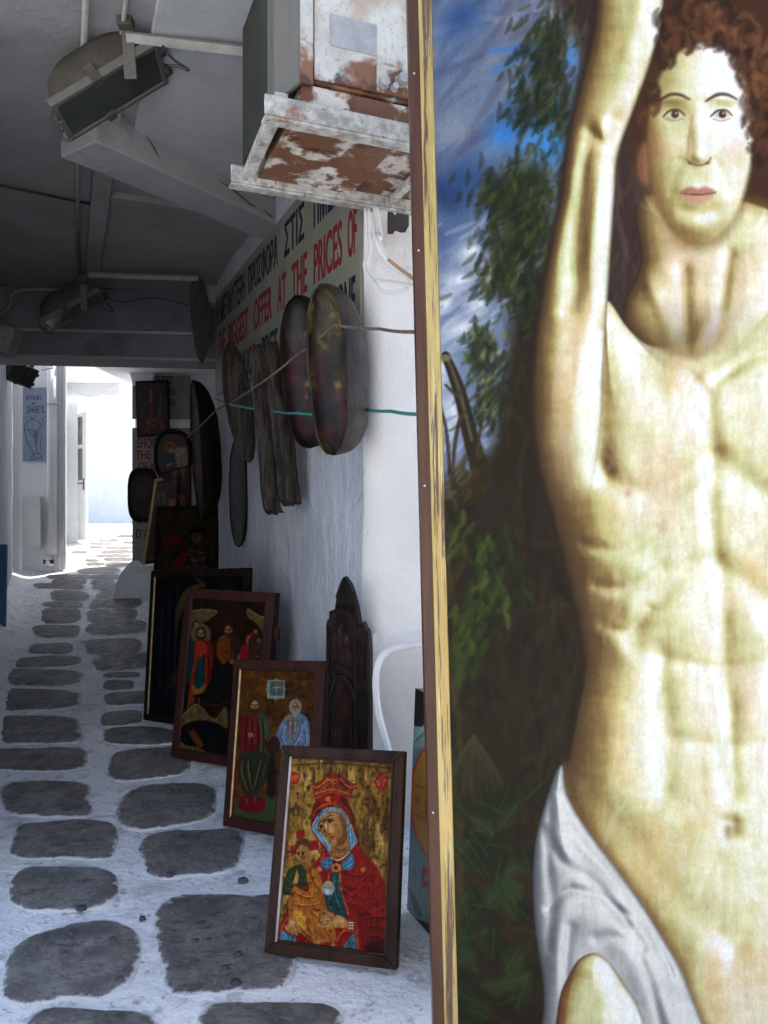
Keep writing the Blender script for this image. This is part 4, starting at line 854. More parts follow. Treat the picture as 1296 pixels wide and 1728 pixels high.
def draw_crest():
    P = Pic(530, 960, 640, 1420, 1.4, (34, 22, 18), 15)
    P.grain(3, 26, .9, (64, 40, 30), .5, .7); P.grain(2, 18, .8, (96, 70, 56), .62, .75); P.grain(5, 30, .8, (14, 10, 10), .5, .68)
    for x, y, rx, ry, c in [(578, 1085, 10, 12, (60, 20, 18)), (590, 1108, 8, 10, (90, 48, 20)), (574, 1104, 7, 9, (24, 30, 44)), (610, 1140, 5, 20, (70, 24, 18)), (584, 1080, 4, 6, (100, 92, 80)), (580, 1200, 14, 40, (58, 20, 18)), (610, 1100, 4, 16, (50, 26, 20))]: P.blob(x, y, rx, ry, c, .8)
    P.grain(2, 8, .4)
    return P
def draw_shoe_board():
    P = Pic(30, 645, 85, 785, 4.0, (150, 160, 182), 16); L = (52, 60, 84)
    def text(t, x, y, w, h):
        G = {'R': [[(0, 1), (0, 0), (.8, .1), (.8, .4), (0, .5), (.9, 1)]], 'E': [[(.9, 0), (0, 0), (0, 1), (.9, 1)], [(0, .5), (.7, .5)]], 'P': [[(0, 1), (0, 0), (.9, .1), (.8, .5), (0, .55)]], 'A': [[(0, 1), (.5, 0), (1, 1)], [(.2, .6), (.8, .6)]], 'I': [[(.5, 0), (.5, 1)]], 'S': [[(.9, .1), (.3, 0), (.1, .3), (.8, .6), (.8, .95), (0, .95)]], 'O': [[(.5, 0), (0, .5), (.5, 1), (1, .5), (.5, 0)]], 'F': [[(.9, 0), (0, 0), (0, 1)], [(0, .5), (.7, .5)]], 'H': [[(0, 0), (0, 1)], [(1, 0), (1, 1)], [(0, .5), (1, .5)]]}
        n = len(t); cw = w / n
        for i, ch in enumerate(t):
            for st in G[ch]: P.stroke([(x + i * cw + q[0] * cw * .7, y + q[1] * h) for q in st], h * .16, L, .95, .5, False)
    text('REPAIRS', 45, 668, 26, 7); text('OF', 53, 679, 9, 5); text('SHOES', 45, 686, 31, 10)
    for t, w in [([(41, 722), (44, 714), (54, 708), (66, 712), (68, 720), (62, 727), (46, 724)], 1.2), ([(41, 722), (44, 740), (52, 756), (57, 766), (55, 773)], 1.2), ([(64, 726), (62, 745), (62, 760), (66, 766)], 1.1), ([(46, 724), (58, 740), (60, 752)], 1.0), ([(52, 772), (58, 765), (66, 766), (71, 770), (62, 774), (53, 775), (52, 772)], 1.2), ([(70, 706), (74, 712)], 1.2), ([(71, 770), (70, 778)], .8), ([(52, 702), (55, 707), (60, 703)], .9), ([(70, 726), (68, 750), (70, 762)], .6)]: P.stroke(t, w, L, .95, .5)
    P.poly([(56, 728), (65, 727), (63, 742), (60, 748)], (110, 118, 142), 1.5); P.blob(54, 657, 1.2, 1.2, (120, 110, 40), 1, 0, 1); P.grain(8, 8, .06)
    return P
# ------------------------------------------------------------------ ground and paving
def axis(fine0, fine1, step, far):
    a = list(np.arange(fine0, fine1 + step * .5, step)); s = step; x = fine1
    while x < far: s *= 1.5; x += s; a.append(x)
    s = step; x = fine0
    while x > -far: s *= 1.5; x -= s; a.insert(0, x)
    return a
def ground_relief(x, y):
    return .006 * fbm((x, y, 0), 2.2, 3) + .003 * fbm((x, y, 5), 14, 2)
gx, gy = axis(-6.0, 1.6, .045, 300), axis(1.7, 13.5, .045, 300)
mb = MB()
for y in gy:
    for x in gx:
        near = -7 < x < 3 and 0 < y < 16
        z = slope(y) + (ground_relief(x, y) if near else 0)
        lw = -3.65 - .43 * (y - 7.3)                       # render swept up against the walls
        if near and y > 3:
            rw = -.066 - .414 * (y - 3.3)
            for dd in ((x - lw) * .9, (rw - x) * .9 if y < 6.7 else 9):
                if dd < .25: z += .10 * max(0, 1 - max(dd, 0) / .25) ** 2
        mb.v.append(Vector((x, y, z)))
nx = len(gx)
for j in range(len(gy) - 1):
    for i in range(nx - 1):
        q = j * nx + i; mb.f.append((q, q + 1, q + nx + 1, q + nx))
ground = mb.build("street_ground", 'mortar', None, smooth=True); tag(ground, kind='structure')

STONES = [(8, 236, 1562, 1692, .1), (52, 255, 1702, 1800, 0), (12, 200, 1464, 1538, 0), (22, 198, 1387, 1452, 0), (0, 156, 1319, 1379, 0), (-24, 146, 1263, 1303, 0), (-66, 139, 1209, 1256, 0), (-66, 139, 1163, 1201, 0),
          (-34, 145, 1130, 1158, 0), (16, 138, 1108, 1127, .1), (50, 123, 1086, 1105, 0), (57, 133, 1054, 1077, 0), (68, 138, 1027, 1053, 0), (71, 143, 1015, 1027, 0), (85, 149, 996, 1015.5, 0), (57, 142, 985, 995, -.1), (85, 147, 977.5, 986, 0), (78, 155, 969.5, 978, 0),
          (338, 575, 1692, 1790, 0), (268, 500, 1506, 1680, .05), (240, 404, 1400, 1481, .1), (194, 366, 1324, 1398, .1), (180, 322, 1264, 1316, .1), (172, 302, 1227, 1259, 0), (168, 240, 1201, 1226, .1), (176, 262, 1167, 1191, .1), (173, 227, 1148, 1166, 0), (172, 238, 1135, 1145, 0),
          (157, 264, 1103, 1132, .12), (142, 240, 1078, 1105, .06), (147, 246, 1048, 1072, .08), (145, 234, 1027, 1052, .08), (153, 240, 1007, 1030, .1), (161, 232, 997, 1011.5, .12), (168, 230, 990, 1000, .1), (154, 214, 984, 994, .1), (153, 192, 977.5, 987, .05), (150, 206, 969.5, 978, .05),
          (130, 204, 957.5, 969, 0), (176, 224, 949, 957.5, 0), (145, 178, 949.5, 955.5, 0), (143, 168, 944, 948.5, 0), (172, 226, 942, 948, 0), (160, 224, 936.5, 941.2, 0), (170, 226, 928.5, 935.5, 0), (175, 228, 922.5, 927.5, 0), (150, 176, 922, 926, 0), (150, 192, 916.5, 920.5, 0), (165, 202, 910, 915.5, 0), (196, 232, 903, 908, 0), (206, 232, 914, 919, 0), (120, 150, 930, 935, 0)]
for k, (x0, x1, y0, y1, sk) in enumerate(STONES):
    r = random.Random(100 + k); n = 44 if y1 - y0 > 40 else 22
    cx, cy, hw, hh = (x0 + x1) / 2, (y0 + y1) / 2, (x1 - x0) / 2, (y1 - y0) / 2
    ex = r.uniform(2.8, 5.5); ph = r.uniform(0, 6.3); am = r.uniform(.02, .06)
    ring = []
    for i in range(n):
        t = 2 * math.pi * i / n; c, s_ = math.cos(t), math.sin(t)
        q = (abs(c) ** ex + abs(s_) ** ex) ** (-1 / ex)
        q *= 1 + am * math.sin(2 * t + ph) + am * .7 * math.sin(3 * t + ph * 2) + .03 * math.sin(5 * t + ph * 3) * am / .06 + r.uniform(-.012, .012)
        ring.append((cx + hw * q * c, cy + hh * q * s_ - sk * hh * 2 * (q * c)))
    pts = [floor_at(*p) for p in ring]; cen = floor_at(cx, cy)
    mb = MB()
    tilt = (r.uniform(-.01, .01), r.uniform(-.01, .01))
    def z(p, h): return Vector((p.x, p.y, slope(p.y) + h + tilt[0] * (p.x - cen.x) + tilt[1] * (p.y - cen.y)))
    rings = [[z(p, -.03) for p in pts], [z(p, .003) for p in pts]]
    for f, h in ((.97, .007), (.86, .010), (.5, .012)):
        rings.append([z(cen.lerp(p, f), h + .003 * fbm((p.x * f, p.y * f, k), 9, 2)) for p in pts])
    vs = [p for rg in rings for p in rg] + [z(cen, .012)]
    fs = []
    for a in range(len(rings) - 1):
        for i in range(n): fs.append((a * n + i, a * n + (i + 1) % n, (a + 1) * n + (i + 1) % n, (a + 1) * n + i))
    a = (len(rings) - 1) * n
    fs += [(a + i, a + (i + 1) % n, len(vs) - 1) for i in range(n)]
    mb.add(vs, [f[::-1] for f in fs])
    rim = np.repeat([1, 1, .72, .30, 0], n); rim = np.append(rim, 0.)
    mb.build("paving_stone", 'stone', ground, smooth=True, colors=np.stack([rim, rim, rim, np.ones_like(rim)], 1))
for px, py, s in [(286, 1398 + 83, .016), (138, 1538, .018), (410, 1490, .02), (240, 1555, .012), (380, 1640, .014), (402, 1617, .017), (398, 1664, .016), (330, 1595, .016), (352, 1592, .012), (300, 1340, .015), (345, 1340, .015), (340, 1564, .015), (120, 1580, .015), (190, 1592, .013)]:
    p = floor_at(px, py); mb = MB(); n = 9
    ring = [(p.x + s * (1 + .2 * math.sin(3 * k + px)) * math.cos(k * 6.283 / n), p.y + s * .9 * math.sin(k * 6.283 / n)) for k in range(n)]
    mb.add([(x, y, slope(p.y) + .006) for x, y in ring] + [(p.x + (x - p.x) * .8, p.y + (y - p.y) * .8, slope(p.y) + .018) for x, y in ring] + [(p.x, p.y, slope(p.y) + .02)],
           [(k, (k + 1) % n, n + (k + 1) % n, n + k) for k in range(n)] + [(n + k, n + (k + 1) % n, 2 * n) for k in range(n)])
    mb.build("gum_spot", 'pebble', ground, smooth=True)

# ------------------------------------------------------------------ walls
def wall_sheet(mb, prof, z0, z1, res=.06, amp=.010, seed=0, z1fn=None):
    """plaster skin along a plan line, gently uneven"""
    pts = [Vector((p[0], p[1], 0)) for p in prof]; line = [pts[0]]
    for a, b in zip(pts, pts[1:]):
        n = max(1, int((b - a).length / res))
        line += [a.lerp(b, (k + 1) / n) for k in range(n)]
    nz = max(1, int((z1 - z0) / res)); base = len(mb.v); m = len(line)
    nor = []
    for i in range(m):
        t = (line[min(i + 1, m - 1)] - line[max(i - 1, 0)]).normalized(); nor.append(Vector((-t.y, t.x, 0)))
    for j in range(nz + 1):
        z = z0 + (z1 - z0) * j / nz
        for i in range(m):
            p = line[i]; d = amp * fbm((p.x, p.y, z + seed * 9), 1.6, 3) + amp * .25 * fbm((p.x, p.y, z), 9, 2)
            q = p + nor[i] * d; mb.v.append(Vector((q.x, q.y, z)))
    for j in range(nz):
        for i in range(m - 1):
            q = base + j * m + i; mb.f.append((q, q + 1, q + m + 1, q + m))
def arc(c, a0, a1, r, n=6): return [(c[0] + r * math.cos(a0 + (a1 - a0) * k / n), c[1] + r * math.sin(a0 + (a1 - a0) * k / n)) for k in range(n + 1)]
def uv(u, v): p = W(u, v, 0); return (p.x, p.y)

house = thing("passage_house", "whitewashed house whose upper floor bridges the stone alley, hung with troughs and a long sign", "house", W(0, 0, 0))
mb = MB()
r = .07
prof = [uv(3.62, 1.5), uv(3.62, r)] + [uv(3.62 - r + r * math.sin(t), r - r * math.cos(t)) for t in np.linspace(.2, 1.4, 5)][::-1] + [uv(3.62 - r, 0), uv(r, 0)]
wall_sheet(mb, prof, -.15, 3.46, .055, .012)
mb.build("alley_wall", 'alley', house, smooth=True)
mb = MB()
wall_sheet(mb, [uv(r, 0)] + [uv(r - r * math.sin(t), r - r * math.cos(t)) for t in np.linspace(.2, 1.4, 6)] + [uv(0, r), uv(0, 4.5)], -.15, 3.46, .055, .012)
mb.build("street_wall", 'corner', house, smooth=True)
mb = MB(); mb.prism([W(1.07, -.88, 3.392), W(1.76, -.02, 3.392), W(0, -.02, 3.392), W(-.30, -.60, 3.392), W(-.30, -.88, 3.392)], (0, 0, .045)); mb.build("lit_ceiling_panel", 'soffit', house, bevel=.006)  # pale slab added where the ceiling is lit more brightly
mb = MB()
mb.prism([W(-.004, -.62, 3.47), W(-.004, 4.5, 3.47), W(4.75, 4.5, 3.47), W(4.75, -2.7, 3.47), W(-.32, -2.7, 3.47), W(-.32, -.62, 3.47)], (0, 0, 3.3))
mb.build("shading_upper_storey", 'plaster', house)  # unseen block, its height set to keep sun off the street
mb = MB()
mb.grid(70, 90, lambda a, b: W(-.32 + 5.0 * b, -2.6 + 2.68 * a, 3.43 + .012 * fbm((a * 3, b * 5, 2), 1.5, 3)))
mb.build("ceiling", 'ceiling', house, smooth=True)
# diagonal beam under the ceiling
A, B = Vector((-1.40, 3.73, 3.25)), Vector((-.50, 5.02, 3.24)); nn = Vector((-(B - A).y, (B - A).x, 0)).normalized() * .26
mb = MB(); mb.prism([A, B, B + nn, A + nn + Vector((-.03, .02, 0))], (0, 0, .20)); mb.build("diagonal_beam", 'beam', house, bevel=.008)
bd = (B - A).normalized(); bn = -nn.normalized() * .003
for pts in (((.50, .10), (.56, .085), (.60, .075), (.66, .045), (.70, .04)), ((.74, .05), (.78, .03), (.80, .04)), ((.18, .16), (.22, .10), (.24, .06))):
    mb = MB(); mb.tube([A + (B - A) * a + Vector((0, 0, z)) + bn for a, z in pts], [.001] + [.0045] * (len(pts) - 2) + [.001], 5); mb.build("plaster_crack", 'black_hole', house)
mb = MB()
mb.frame(W(.9, -1.06, 3.375), U * 3.3, V * .11, (0, 0, .07)); mb.build("ceiling_rib", 'ceiling', house, bevel=.006)
mb = MB(); mb.frame(W(1.95, -.95, 3.395), V * .95, U * .07, (0, 0, .05)); mb.build("cross_rib", 'ceiling', house, bevel=.006)
# far lintel, two stepped courses and a broken lip
def along(px0, d0, px1, d1, z0, z1, t, name, mat, bev=.01):
    a = Vector(((px0 - 648) / F * d0, d0, z0)); b = Vector(((px1 - 648) / F * d1, d1, z0))
    n = Vector((-(b - a).y, (b - a).x, 0)).normalized() * t
    mb = MB(); mb.frame(a, b - a, n, (0, 0, z1 - z0)); return mb.build(name, mat, house, bevel=bev)
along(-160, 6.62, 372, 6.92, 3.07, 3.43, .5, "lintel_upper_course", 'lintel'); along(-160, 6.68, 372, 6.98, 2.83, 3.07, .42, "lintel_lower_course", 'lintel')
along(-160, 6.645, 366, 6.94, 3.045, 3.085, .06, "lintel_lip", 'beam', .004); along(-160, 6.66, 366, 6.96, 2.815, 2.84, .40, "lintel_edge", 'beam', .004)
# low masonry bench at the foot of the front wall
mb = MB()
def bench(a, b):
    v = .02 + a * 3.2; L = [(.0, .93), (-.05, .915), (-.13, .86), (-.165, .78), (-.17, .4), (-.18, -.05)]
    f = b * 5; k = min(int(f), 4); t = f - k
    u = L[k][0] * (1 - t) + L[k + 1][0] * t; z = L[k][1] * (1 - t) + L[k + 1][1] * t
    e = min(1, a * 3.2 / .34); u *= e * e * (3 - 2 * e)
    return W(u, v, z + .012 * fbm((v, z, u), 5, 3))
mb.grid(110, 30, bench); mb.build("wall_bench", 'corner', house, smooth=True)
mb = MB(); mb.box(W(-.012, .13, 2.78), (.10, .02, .26), Matrix.Rotation(.39, 3, 'Z')); mb.build("broken_plaster_hole", 'black_hole', house)  # solid dark box, coloured for the shade inside a hole
mb = MB(); mb.grid(8, 10, lambda a, b: W(-.022 - .01 * fbm((a, b, 3), 6, 2), .02 + .38 * a, 2.45 + .6 * b)); mb.build("flaking_plaster_patch", 'dirty', house, smooth=True)
# back of the shop recess
mb = MB(); wall_sheet(mb, [(-1.55, 10.03), uv(3.62, 1.5)], -.1, 3.46, .12, .01); mb.build("recess_wall", 'black_hole', house)  # wall coloured near-black for the shade inside the recess
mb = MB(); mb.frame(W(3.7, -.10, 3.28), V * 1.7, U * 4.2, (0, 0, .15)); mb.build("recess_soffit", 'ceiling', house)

left_house = thing("left_house", "shaded white house wall running along the left edge of the alley", "house", (-3.65, 7.3, slope(7.3)))
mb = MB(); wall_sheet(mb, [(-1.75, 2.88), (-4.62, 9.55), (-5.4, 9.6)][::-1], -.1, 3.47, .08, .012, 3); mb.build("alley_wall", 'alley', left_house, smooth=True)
mb = MB(); mb.prism([(-3.55, 7.1, 3.48), (-4.62, 9.55, 3.48), (-8.5, 9.6, 3.48), (-8.5, 7.1, 3.48)], (0, 0, 2.2)); mb.build("shading_upper_storey", 'plaster', left_house)  # unseen mass made tall to shade this stretch of alley
mb = MB()
for x0, x1, d in ((11, 15, 9.3), (20, 33, 9.75)):
    a = at(x0, 962, d); a.z = slope(d) - .02; mb.frame(a, ((x1 - x0) / F * d, 0, 0), (0, .09, 0), (0, 0, 2.9))
mb.build("door_jamb", 'door_white', left_house, bevel=.006)
mb = MB(); a = at(15.5, 962, 9.8); a.z = slope(9.8); mb.frame(a, (.03, 0, 0), (0, .05, 0), (0, 0, 2.7)); mb.build("door_gap", 'black_hole', left_house)  # dark strip coloured for the shade between the jambs

corner_house = thing("corner_house", "bright white house corner with the shoe repair board, beyond the passage on the left", "house", at(70, 960, 10.1))
mb = MB()
X1 = (108 - 648) / F * 10.1; r = .06
wall_sheet(mb, [(X1 - U.x * -5.0, 10.1 + U.y * 5.0), (X1 + U.x * .08, 10.1 + .08), (X1 - .012, 10.12), (X1 - .05, 10.1), (-5.6, 10.1)][::-1], .5, 5.4, .07, .014, 5)
mb.build("corner_wall", 'plaster', corner_house, smooth=True)
mb = MB(); mb.tube([at(88, y, 10.05) for y in (600, 700, 712, 713, 780, 900, 935)], [.062, .062, .062, .066, .062, .062, .062], 16); mb.tube([at(83, 938, 10.03), at(83, 955, 10.0)], .055, 12)
mb.build("drain_pipe", 'plaster', corner_house, smooth=True)
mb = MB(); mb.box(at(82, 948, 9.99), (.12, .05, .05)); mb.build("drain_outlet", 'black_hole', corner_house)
mb = MB(); mb.tube([at(79, 682, 9.98), at(88, 681.5, 9.972), at(97, 682, 9.98)], .010, 6); mb.build("pipe_clip", 'pipe_grey', corner_house)
mb = MB()
for a in (98, 106): mb.frame(at(a, 962, 10.085), (.035, 0, 0), (0, .05, 0), (0, 0, 2.9))
mb.build("corner_moulding", 'plaster', corner_house, bevel=.012)
cab = thing("meter_cabinet", "low white painted cupboard below the shoe board", "cabinet", at(52, 925, 10.02))
mb = MB(); a, b = at(31, 925, 10.08), at(73, 838, 10.08); mb.frame(a, (b.x - a.x, 0, 0), (0, -.10, 0), (0, 0, b.z - a.z)); mb.build("cabinet_box", 'door_white', cab, bevel=.006)
mb = MB(); a, b = at(35, 920, 9.975), at(69, 845, 9.975); mb.frame(a, (b.x - a.x, 0, 0), (0, -.015, 0), (0, 0, b.z - a.z)); mb.build("cabinet_door", 'door_white', cab, bevel=.004)

# pier house on the right of the far opening
pier = thing("pier_house", "white masonry pier at the far opening, plastered with price signs and icons", "house", at(270, 965, 10.0))
mb = MB()
wall_sheet(mb, [(-1.0, 11.5), (-3.02, 11.5), (-3.27, 10.08), (-3.22, 10.0), (-1.0, 10.0)][::-1], .3, 3.4, .07, .014, 8); mb.build("pier_wall", 'plaster', pier, smooth=True)
mb = MB(); mb.prism([(-3.60, 8.6, 3.24), (-.8, 8.6, 3.24), (-.8, 11.55, 3.24), (-3.05, 11.55, 3.24), (-3.56, 10.6, 3.24)], (0, 0, 5.2)); mb.build("overhanging_floor", 'plaster', pier, bevel=.02)  # only the soffit shows; the height above is raised to block sun
mb = MB()
cor = [(222, 650), (221, 640), (218, 630), (212, 624), (203, 621), (198, 616), (196, 608), (190, 604), (186, 596), (260, 596), (260, 650)]
mb.prism([at(x, y, 9.9) for x, y in cor][::-1], (0, .45, 0)); mb.build("corbel", 'plaster', pier, bevel=.02)
mb = MB()
def ledge(a, b):
    th = b * math.pi / 2
    x = -2.75 + a * 1.1; return Vector((x - .22 * math.sin(th) * (1 - a) - .03 * math.sin(a * 14), 8.55 + .3 * a - .16 * math.sin(th), .35 + .56 * math.cos(th) * (1 - .12 * abs(math.sin(a * 9))) + .02 * fbm((a * 4, b * 4, 0), 3, 2)))
mb.grid(30, 14, ledge); mb.frame((-2.75, 8.5, .35), (1.1, .3, 0), (0, 1.5, 0), (0, 0, .5)); mb.build("whitewashed_bench", 'plaster', pier, smooth=False)

far_house = thing("far_house", "sunlit white house front closing the far end of the alley", "house", (-5.5, 17.0, slope(15)))
mb = MB(); mb.box((-5.5, 18.0, 2.9), (9, 2, 4.6)); mb.build("front_wall", 'plaster', far_house)
bridge = thing("far_balcony", "bright white balcony slab jutting over the far alley above the open door", "balcony", (-4.5, 11.7, 3.53))
mb = MB(); mb.frame((-7.4, 10.9, 3.53), (3.4, 0, 0), (0, 1.5, 0), (0, 0, .45)); mb.build("balcony_slab", 'plaster', bridge, bevel=.02)
mb = MB(); mb.frame((-6.4, 12.405, 3.32), (2.15, 0, 0), (0, .2, 0), (0, 0, .3)); mb.build("edge_beam", 'plaster', bridge, bevel=.03)
mb = MB(); mb.frame((-5.35, 12.62, .95), (.32, .0, 0), (0, .2, 0), (0, 0, 2.3)); mb.build("door_surround", 'plaster', far_house, bevel=.01)
cb = MB(); cb.tube(spline([at(118, 656, 12.3), at(150, 669, 12.1), at(180, 660, 11.9), at(204, 645, 11.8)], 6), .012, 6)
tag(cb.build("hanging_cable", 'wire_white', None, smooth=True), "thin pale cable sagging under the bright far balcony", "cable")

street_house = thing("bounce_house", "added white house, unseen behind the viewer, bouncing sunlight towards the passage", "house", (0, -5.5, 0))  # unseen house added so its sunlit face bounces warm light
mb = MB(); mb.box((0, -6.5, 2.6), (16, 2, 5.4)); mb.build("front_wall", 'plaster', street_house)

# white door standing ajar
A = Vector(((118 - 648) / F * 12.9, 12.9, 0)); B = Vector(((147 - 648) / F * 12.42, 12.42, 0)); zb = EYE + (864 - 911) / F * 12.65; zt = EYE + (864 - 698) / F * 12.65
door = thing("open_door", "white half-glazed door standing ajar in the bright end of the alley", "door", ((A.x + B.x) / 2, 12.65, zb))
dx = (B - A); dl = dx.length; dh = dx.normalized(); dn = Vector((dh.y, -dh.x, 0))
if dn.y > 0: dn = -dn
def dp(s, z, o=0): return A + dh * (s * dl) + Vector((0, 0, zb + z * (zt - zb))) + dn * o
mb = MB()
def dbar(s0, s1, z0, z1, o=0, t=.04): mb.frame(dp(s0, z0, o - t / 2), dp(s1, z0) - dp(s0, z0), dn * t, (0, 0, (z1 - z0) * (zt - zb)))
for q in ((0, .10, 0, 1), (.80, 1, 0, 1), (.10, .80, 0, .14), (.10, .80, .39, .47), (.10, .80, .72, .75), (.10, .80, .97, 1), (.10, .80, .27, .30)): dbar(*q)
dbar(.10, .80, .14, .27, 0, .022); dbar(.10, .80, .30, .39, 0, .022)
mb.build("door_leaf", 'door_white', door, bevel=.004)
for z0, z1 in ((.47, .72), (.75, .97)):
    mb = MB(); dbar(.10, .80, z0, z1, 0, .008); mb.build("window_pane", 'glass', door)
for z0, z1 in ((.16, .25), (.315, .375)):
    mb = MB(); dbar(.18, .72, z0, z1, .012, .016); mb.build("door_panel", 'door_white', door, bevel=.006)
mb = MB(); mb.frame(dp(.86, .39, .02), dh * .035, dn * .01, (0, 0, .20)); mb.tube([dp(.88, .445, .03), dp(.88, .445, .06), dp(.70, .445, .062)], .011, 6); mb.build("door_handle", 'iron', door)

# blue shutter at the left edge
a = at(-26, 1068, 7.05); a.z = slope(7) + .01
bs_ = thing("blue_shutter", "blue painted wooden shutter leaning at the left edge of the alley", "shutter", a)
mb = MB(); hgt = 1.15 - a.z
for k in range(3):
    mb = MB(); mb.frame(a + Vector((.005 + .062 * k, -.002 * k, 0)), (.058, 0, 0), (0, .03, 0), (-.01, .05, hgt)); mb.build("board", 'blue', bs_, bevel=.003)
for o_, z_ in ((Vector((0, -.022, hgt * .12)), 0), (Vector((-.008, .02, hgt * .86)), 1)):
    mb = MB(); mb.frame(a + o_, (.19, 0, 0), (0, .02, 0), (0, 0, .06)); mb.build("batten", 'blue', bs_, bevel=.003)

# shoe repair board
shoe = thing("shoe_repair_board", "pale blue board lettered REPAIRS OF SHOES above a drawn leg and sandal", "sign", at(58, 778, 10.06))
P = draw_shoe_board()
a, b = at(38.5, 778.5, 10.05), at(77, 654, 10.05)
mb = MB(); mb.frame(a + Vector((-.002, .004, -.002)), (b.x - a.x + .004, 0, 0), (0, .012, 0), (0, 0, b.z - a.z + .004)); mb.build("board", 'poster', shoe)
picture_mesh("printed_face", P, [(38.5, 654), (77, 654), (77, 778.5), (38.5, 778.5)], (a.x, a.y, b.z), b, (b.x, a.y, a.z), a, 110, 330, M_paint("shoe_board_print", .5, .02), shoe, .8)

# ------------------------------------------------------------------ long sign on the wall
sg0, sg1 = W(.06, -.02, 0), W(3.55, -.02, 0)        # right end near the corner, left end far away
sign = thing("long_price_sign", "long cream board with navy and red hand-painted capitals on the passage wall", "sign", W(1.8, -.02, 2.75))
def sp(s, t, o=0):
    """s 0..1 from far left to near right, t 0..1 bottom to top"""
    u = 3.55 + (.05 - 3.55) * s; zb_ = 2.44 + (2.27 - 2.44) * s; zt_ = 3.27 + (3.15 - 3.27) * s
    return W(u, -.022 - o, zb_ + (zt_ - zb_) * t)
mb = MB(); mb.add([sp(0, 0), sp(1, 0), sp(1, 1), sp(0, 1), sp(0, 0, -.016), sp(1, 0, -.016), sp(1, 1, -.016), sp(0, 1, -.016)], [(0, 1, 2, 3), (7, 6, 5, 4), (0, 4, 5, 1), (1, 5, 6, 2), (2, 6, 7, 3), (3, 7, 4, 0)])
mb.build("board", 'board', sign)
def row(words, t, h, mat):
    for text, s0, s1 in words:
        o = sp(s0, t, .001); rgt = sp(s1, t, .001) - o
        lettering(text, sign, o, rgt, (0, 0, 1), h, rgt.length, mat)
row([("Η", .02, .05), ("ΜΕΓΑΛΥΤΕΡΗ", .07, .34), ("ΠΡΟΣΦΟΡΑ", .37, .60), ("ΣΤΙΣ", .645, .76), ("ΤΙΜΕΣ", .80, .925), ("ΤΩ", .95, .995)], .70, .20, MAT['ink_navy'])
row([("THE", .05, .13), ("BIGGEST", .165, .37), ("OFFER", .42, .56), ("AT", .60, .655), ("THE", .69, .775), ("PRICES", .81, .935), ("OF", .957, .99)], .36, .21, MAT['ink_red'])
row([("LA", .15, .2), ("MAILIOR", .25, .44), ("PRET", .485, .60), ("BIZANTIN", .67, .86), ("ICONE", .885, .985)], .03, .20, MAT['ink_navy'])

# boards on the pier
b1 = thing("upper_pier_sign", "upper white board on the pier with black Greek capitals behind a red icon", "sign", at(272, 708, 9.96))
def board_on_pier(t, x0, y0, x1, y1, d):
    a, b = at(x0, y1, d), at(x1, y0, d); mb = MB(); mb.frame(a, (b.x - a.x, 0, 0), (0, .02, 0), (0, 0, b.z - a.z)); mb.build("board", 'board', t, bevel=.002)
board_on_pier(b1, 223, 634, 321, 707, 9.95)
def ptext(t, s, x0, x1, y0, y1, d, mat):
    a = at(x0, y1, d); lettering(s, t, a, (1, 0, 0), (0, 0, 1), (y1 - y0) / F * d, (x1 - x0) / F * d, MAT[mat])
ptext(b1, "ΣΟΚ ΣΤΙΣ", 233, 292, 633.5, 649, 9.947, 'ink_black'); ptext(b1, "ΤΙΜΕΣ ΤΩΝ", 230, 295, 653, 668, 9.947, 'ink_black'); ptext(b1, "ΕΙΚΟΝΩΝ", 232, 295, 672, 687, 9.947, 'ink_black'); ptext(b1, "ΤΕΧΝΗΣ", 232, 289, 691, 706, 9.947, 'ink_black')
b2 = thing("lower_pier_sign", "lower white board on the pier with red capitals reading SHOCK THE P OF", "sign", at(272, 955, 9.96))
board_on_pier(b2, 223, 722, 321, 955, 9.95)
ptext(b2, "SHOCK IN", 231, 290, 740, 756, 9.947, 'ink_red'); ptext(b2, "THE PRICES", 229.5, 300, 760, 775, 9.947, 'ink_red'); ptext(b2, "OF ICONS", 234.5, 290, 780, 795, 9.947, 'ink_red'); ptext(b2, "CHOC", 231, 262, 870, 884, 9.947, 'ink_black'); ptext(b2, "D`ART", 229.5, 266, 893, 909, 9.947, 'ink_black')

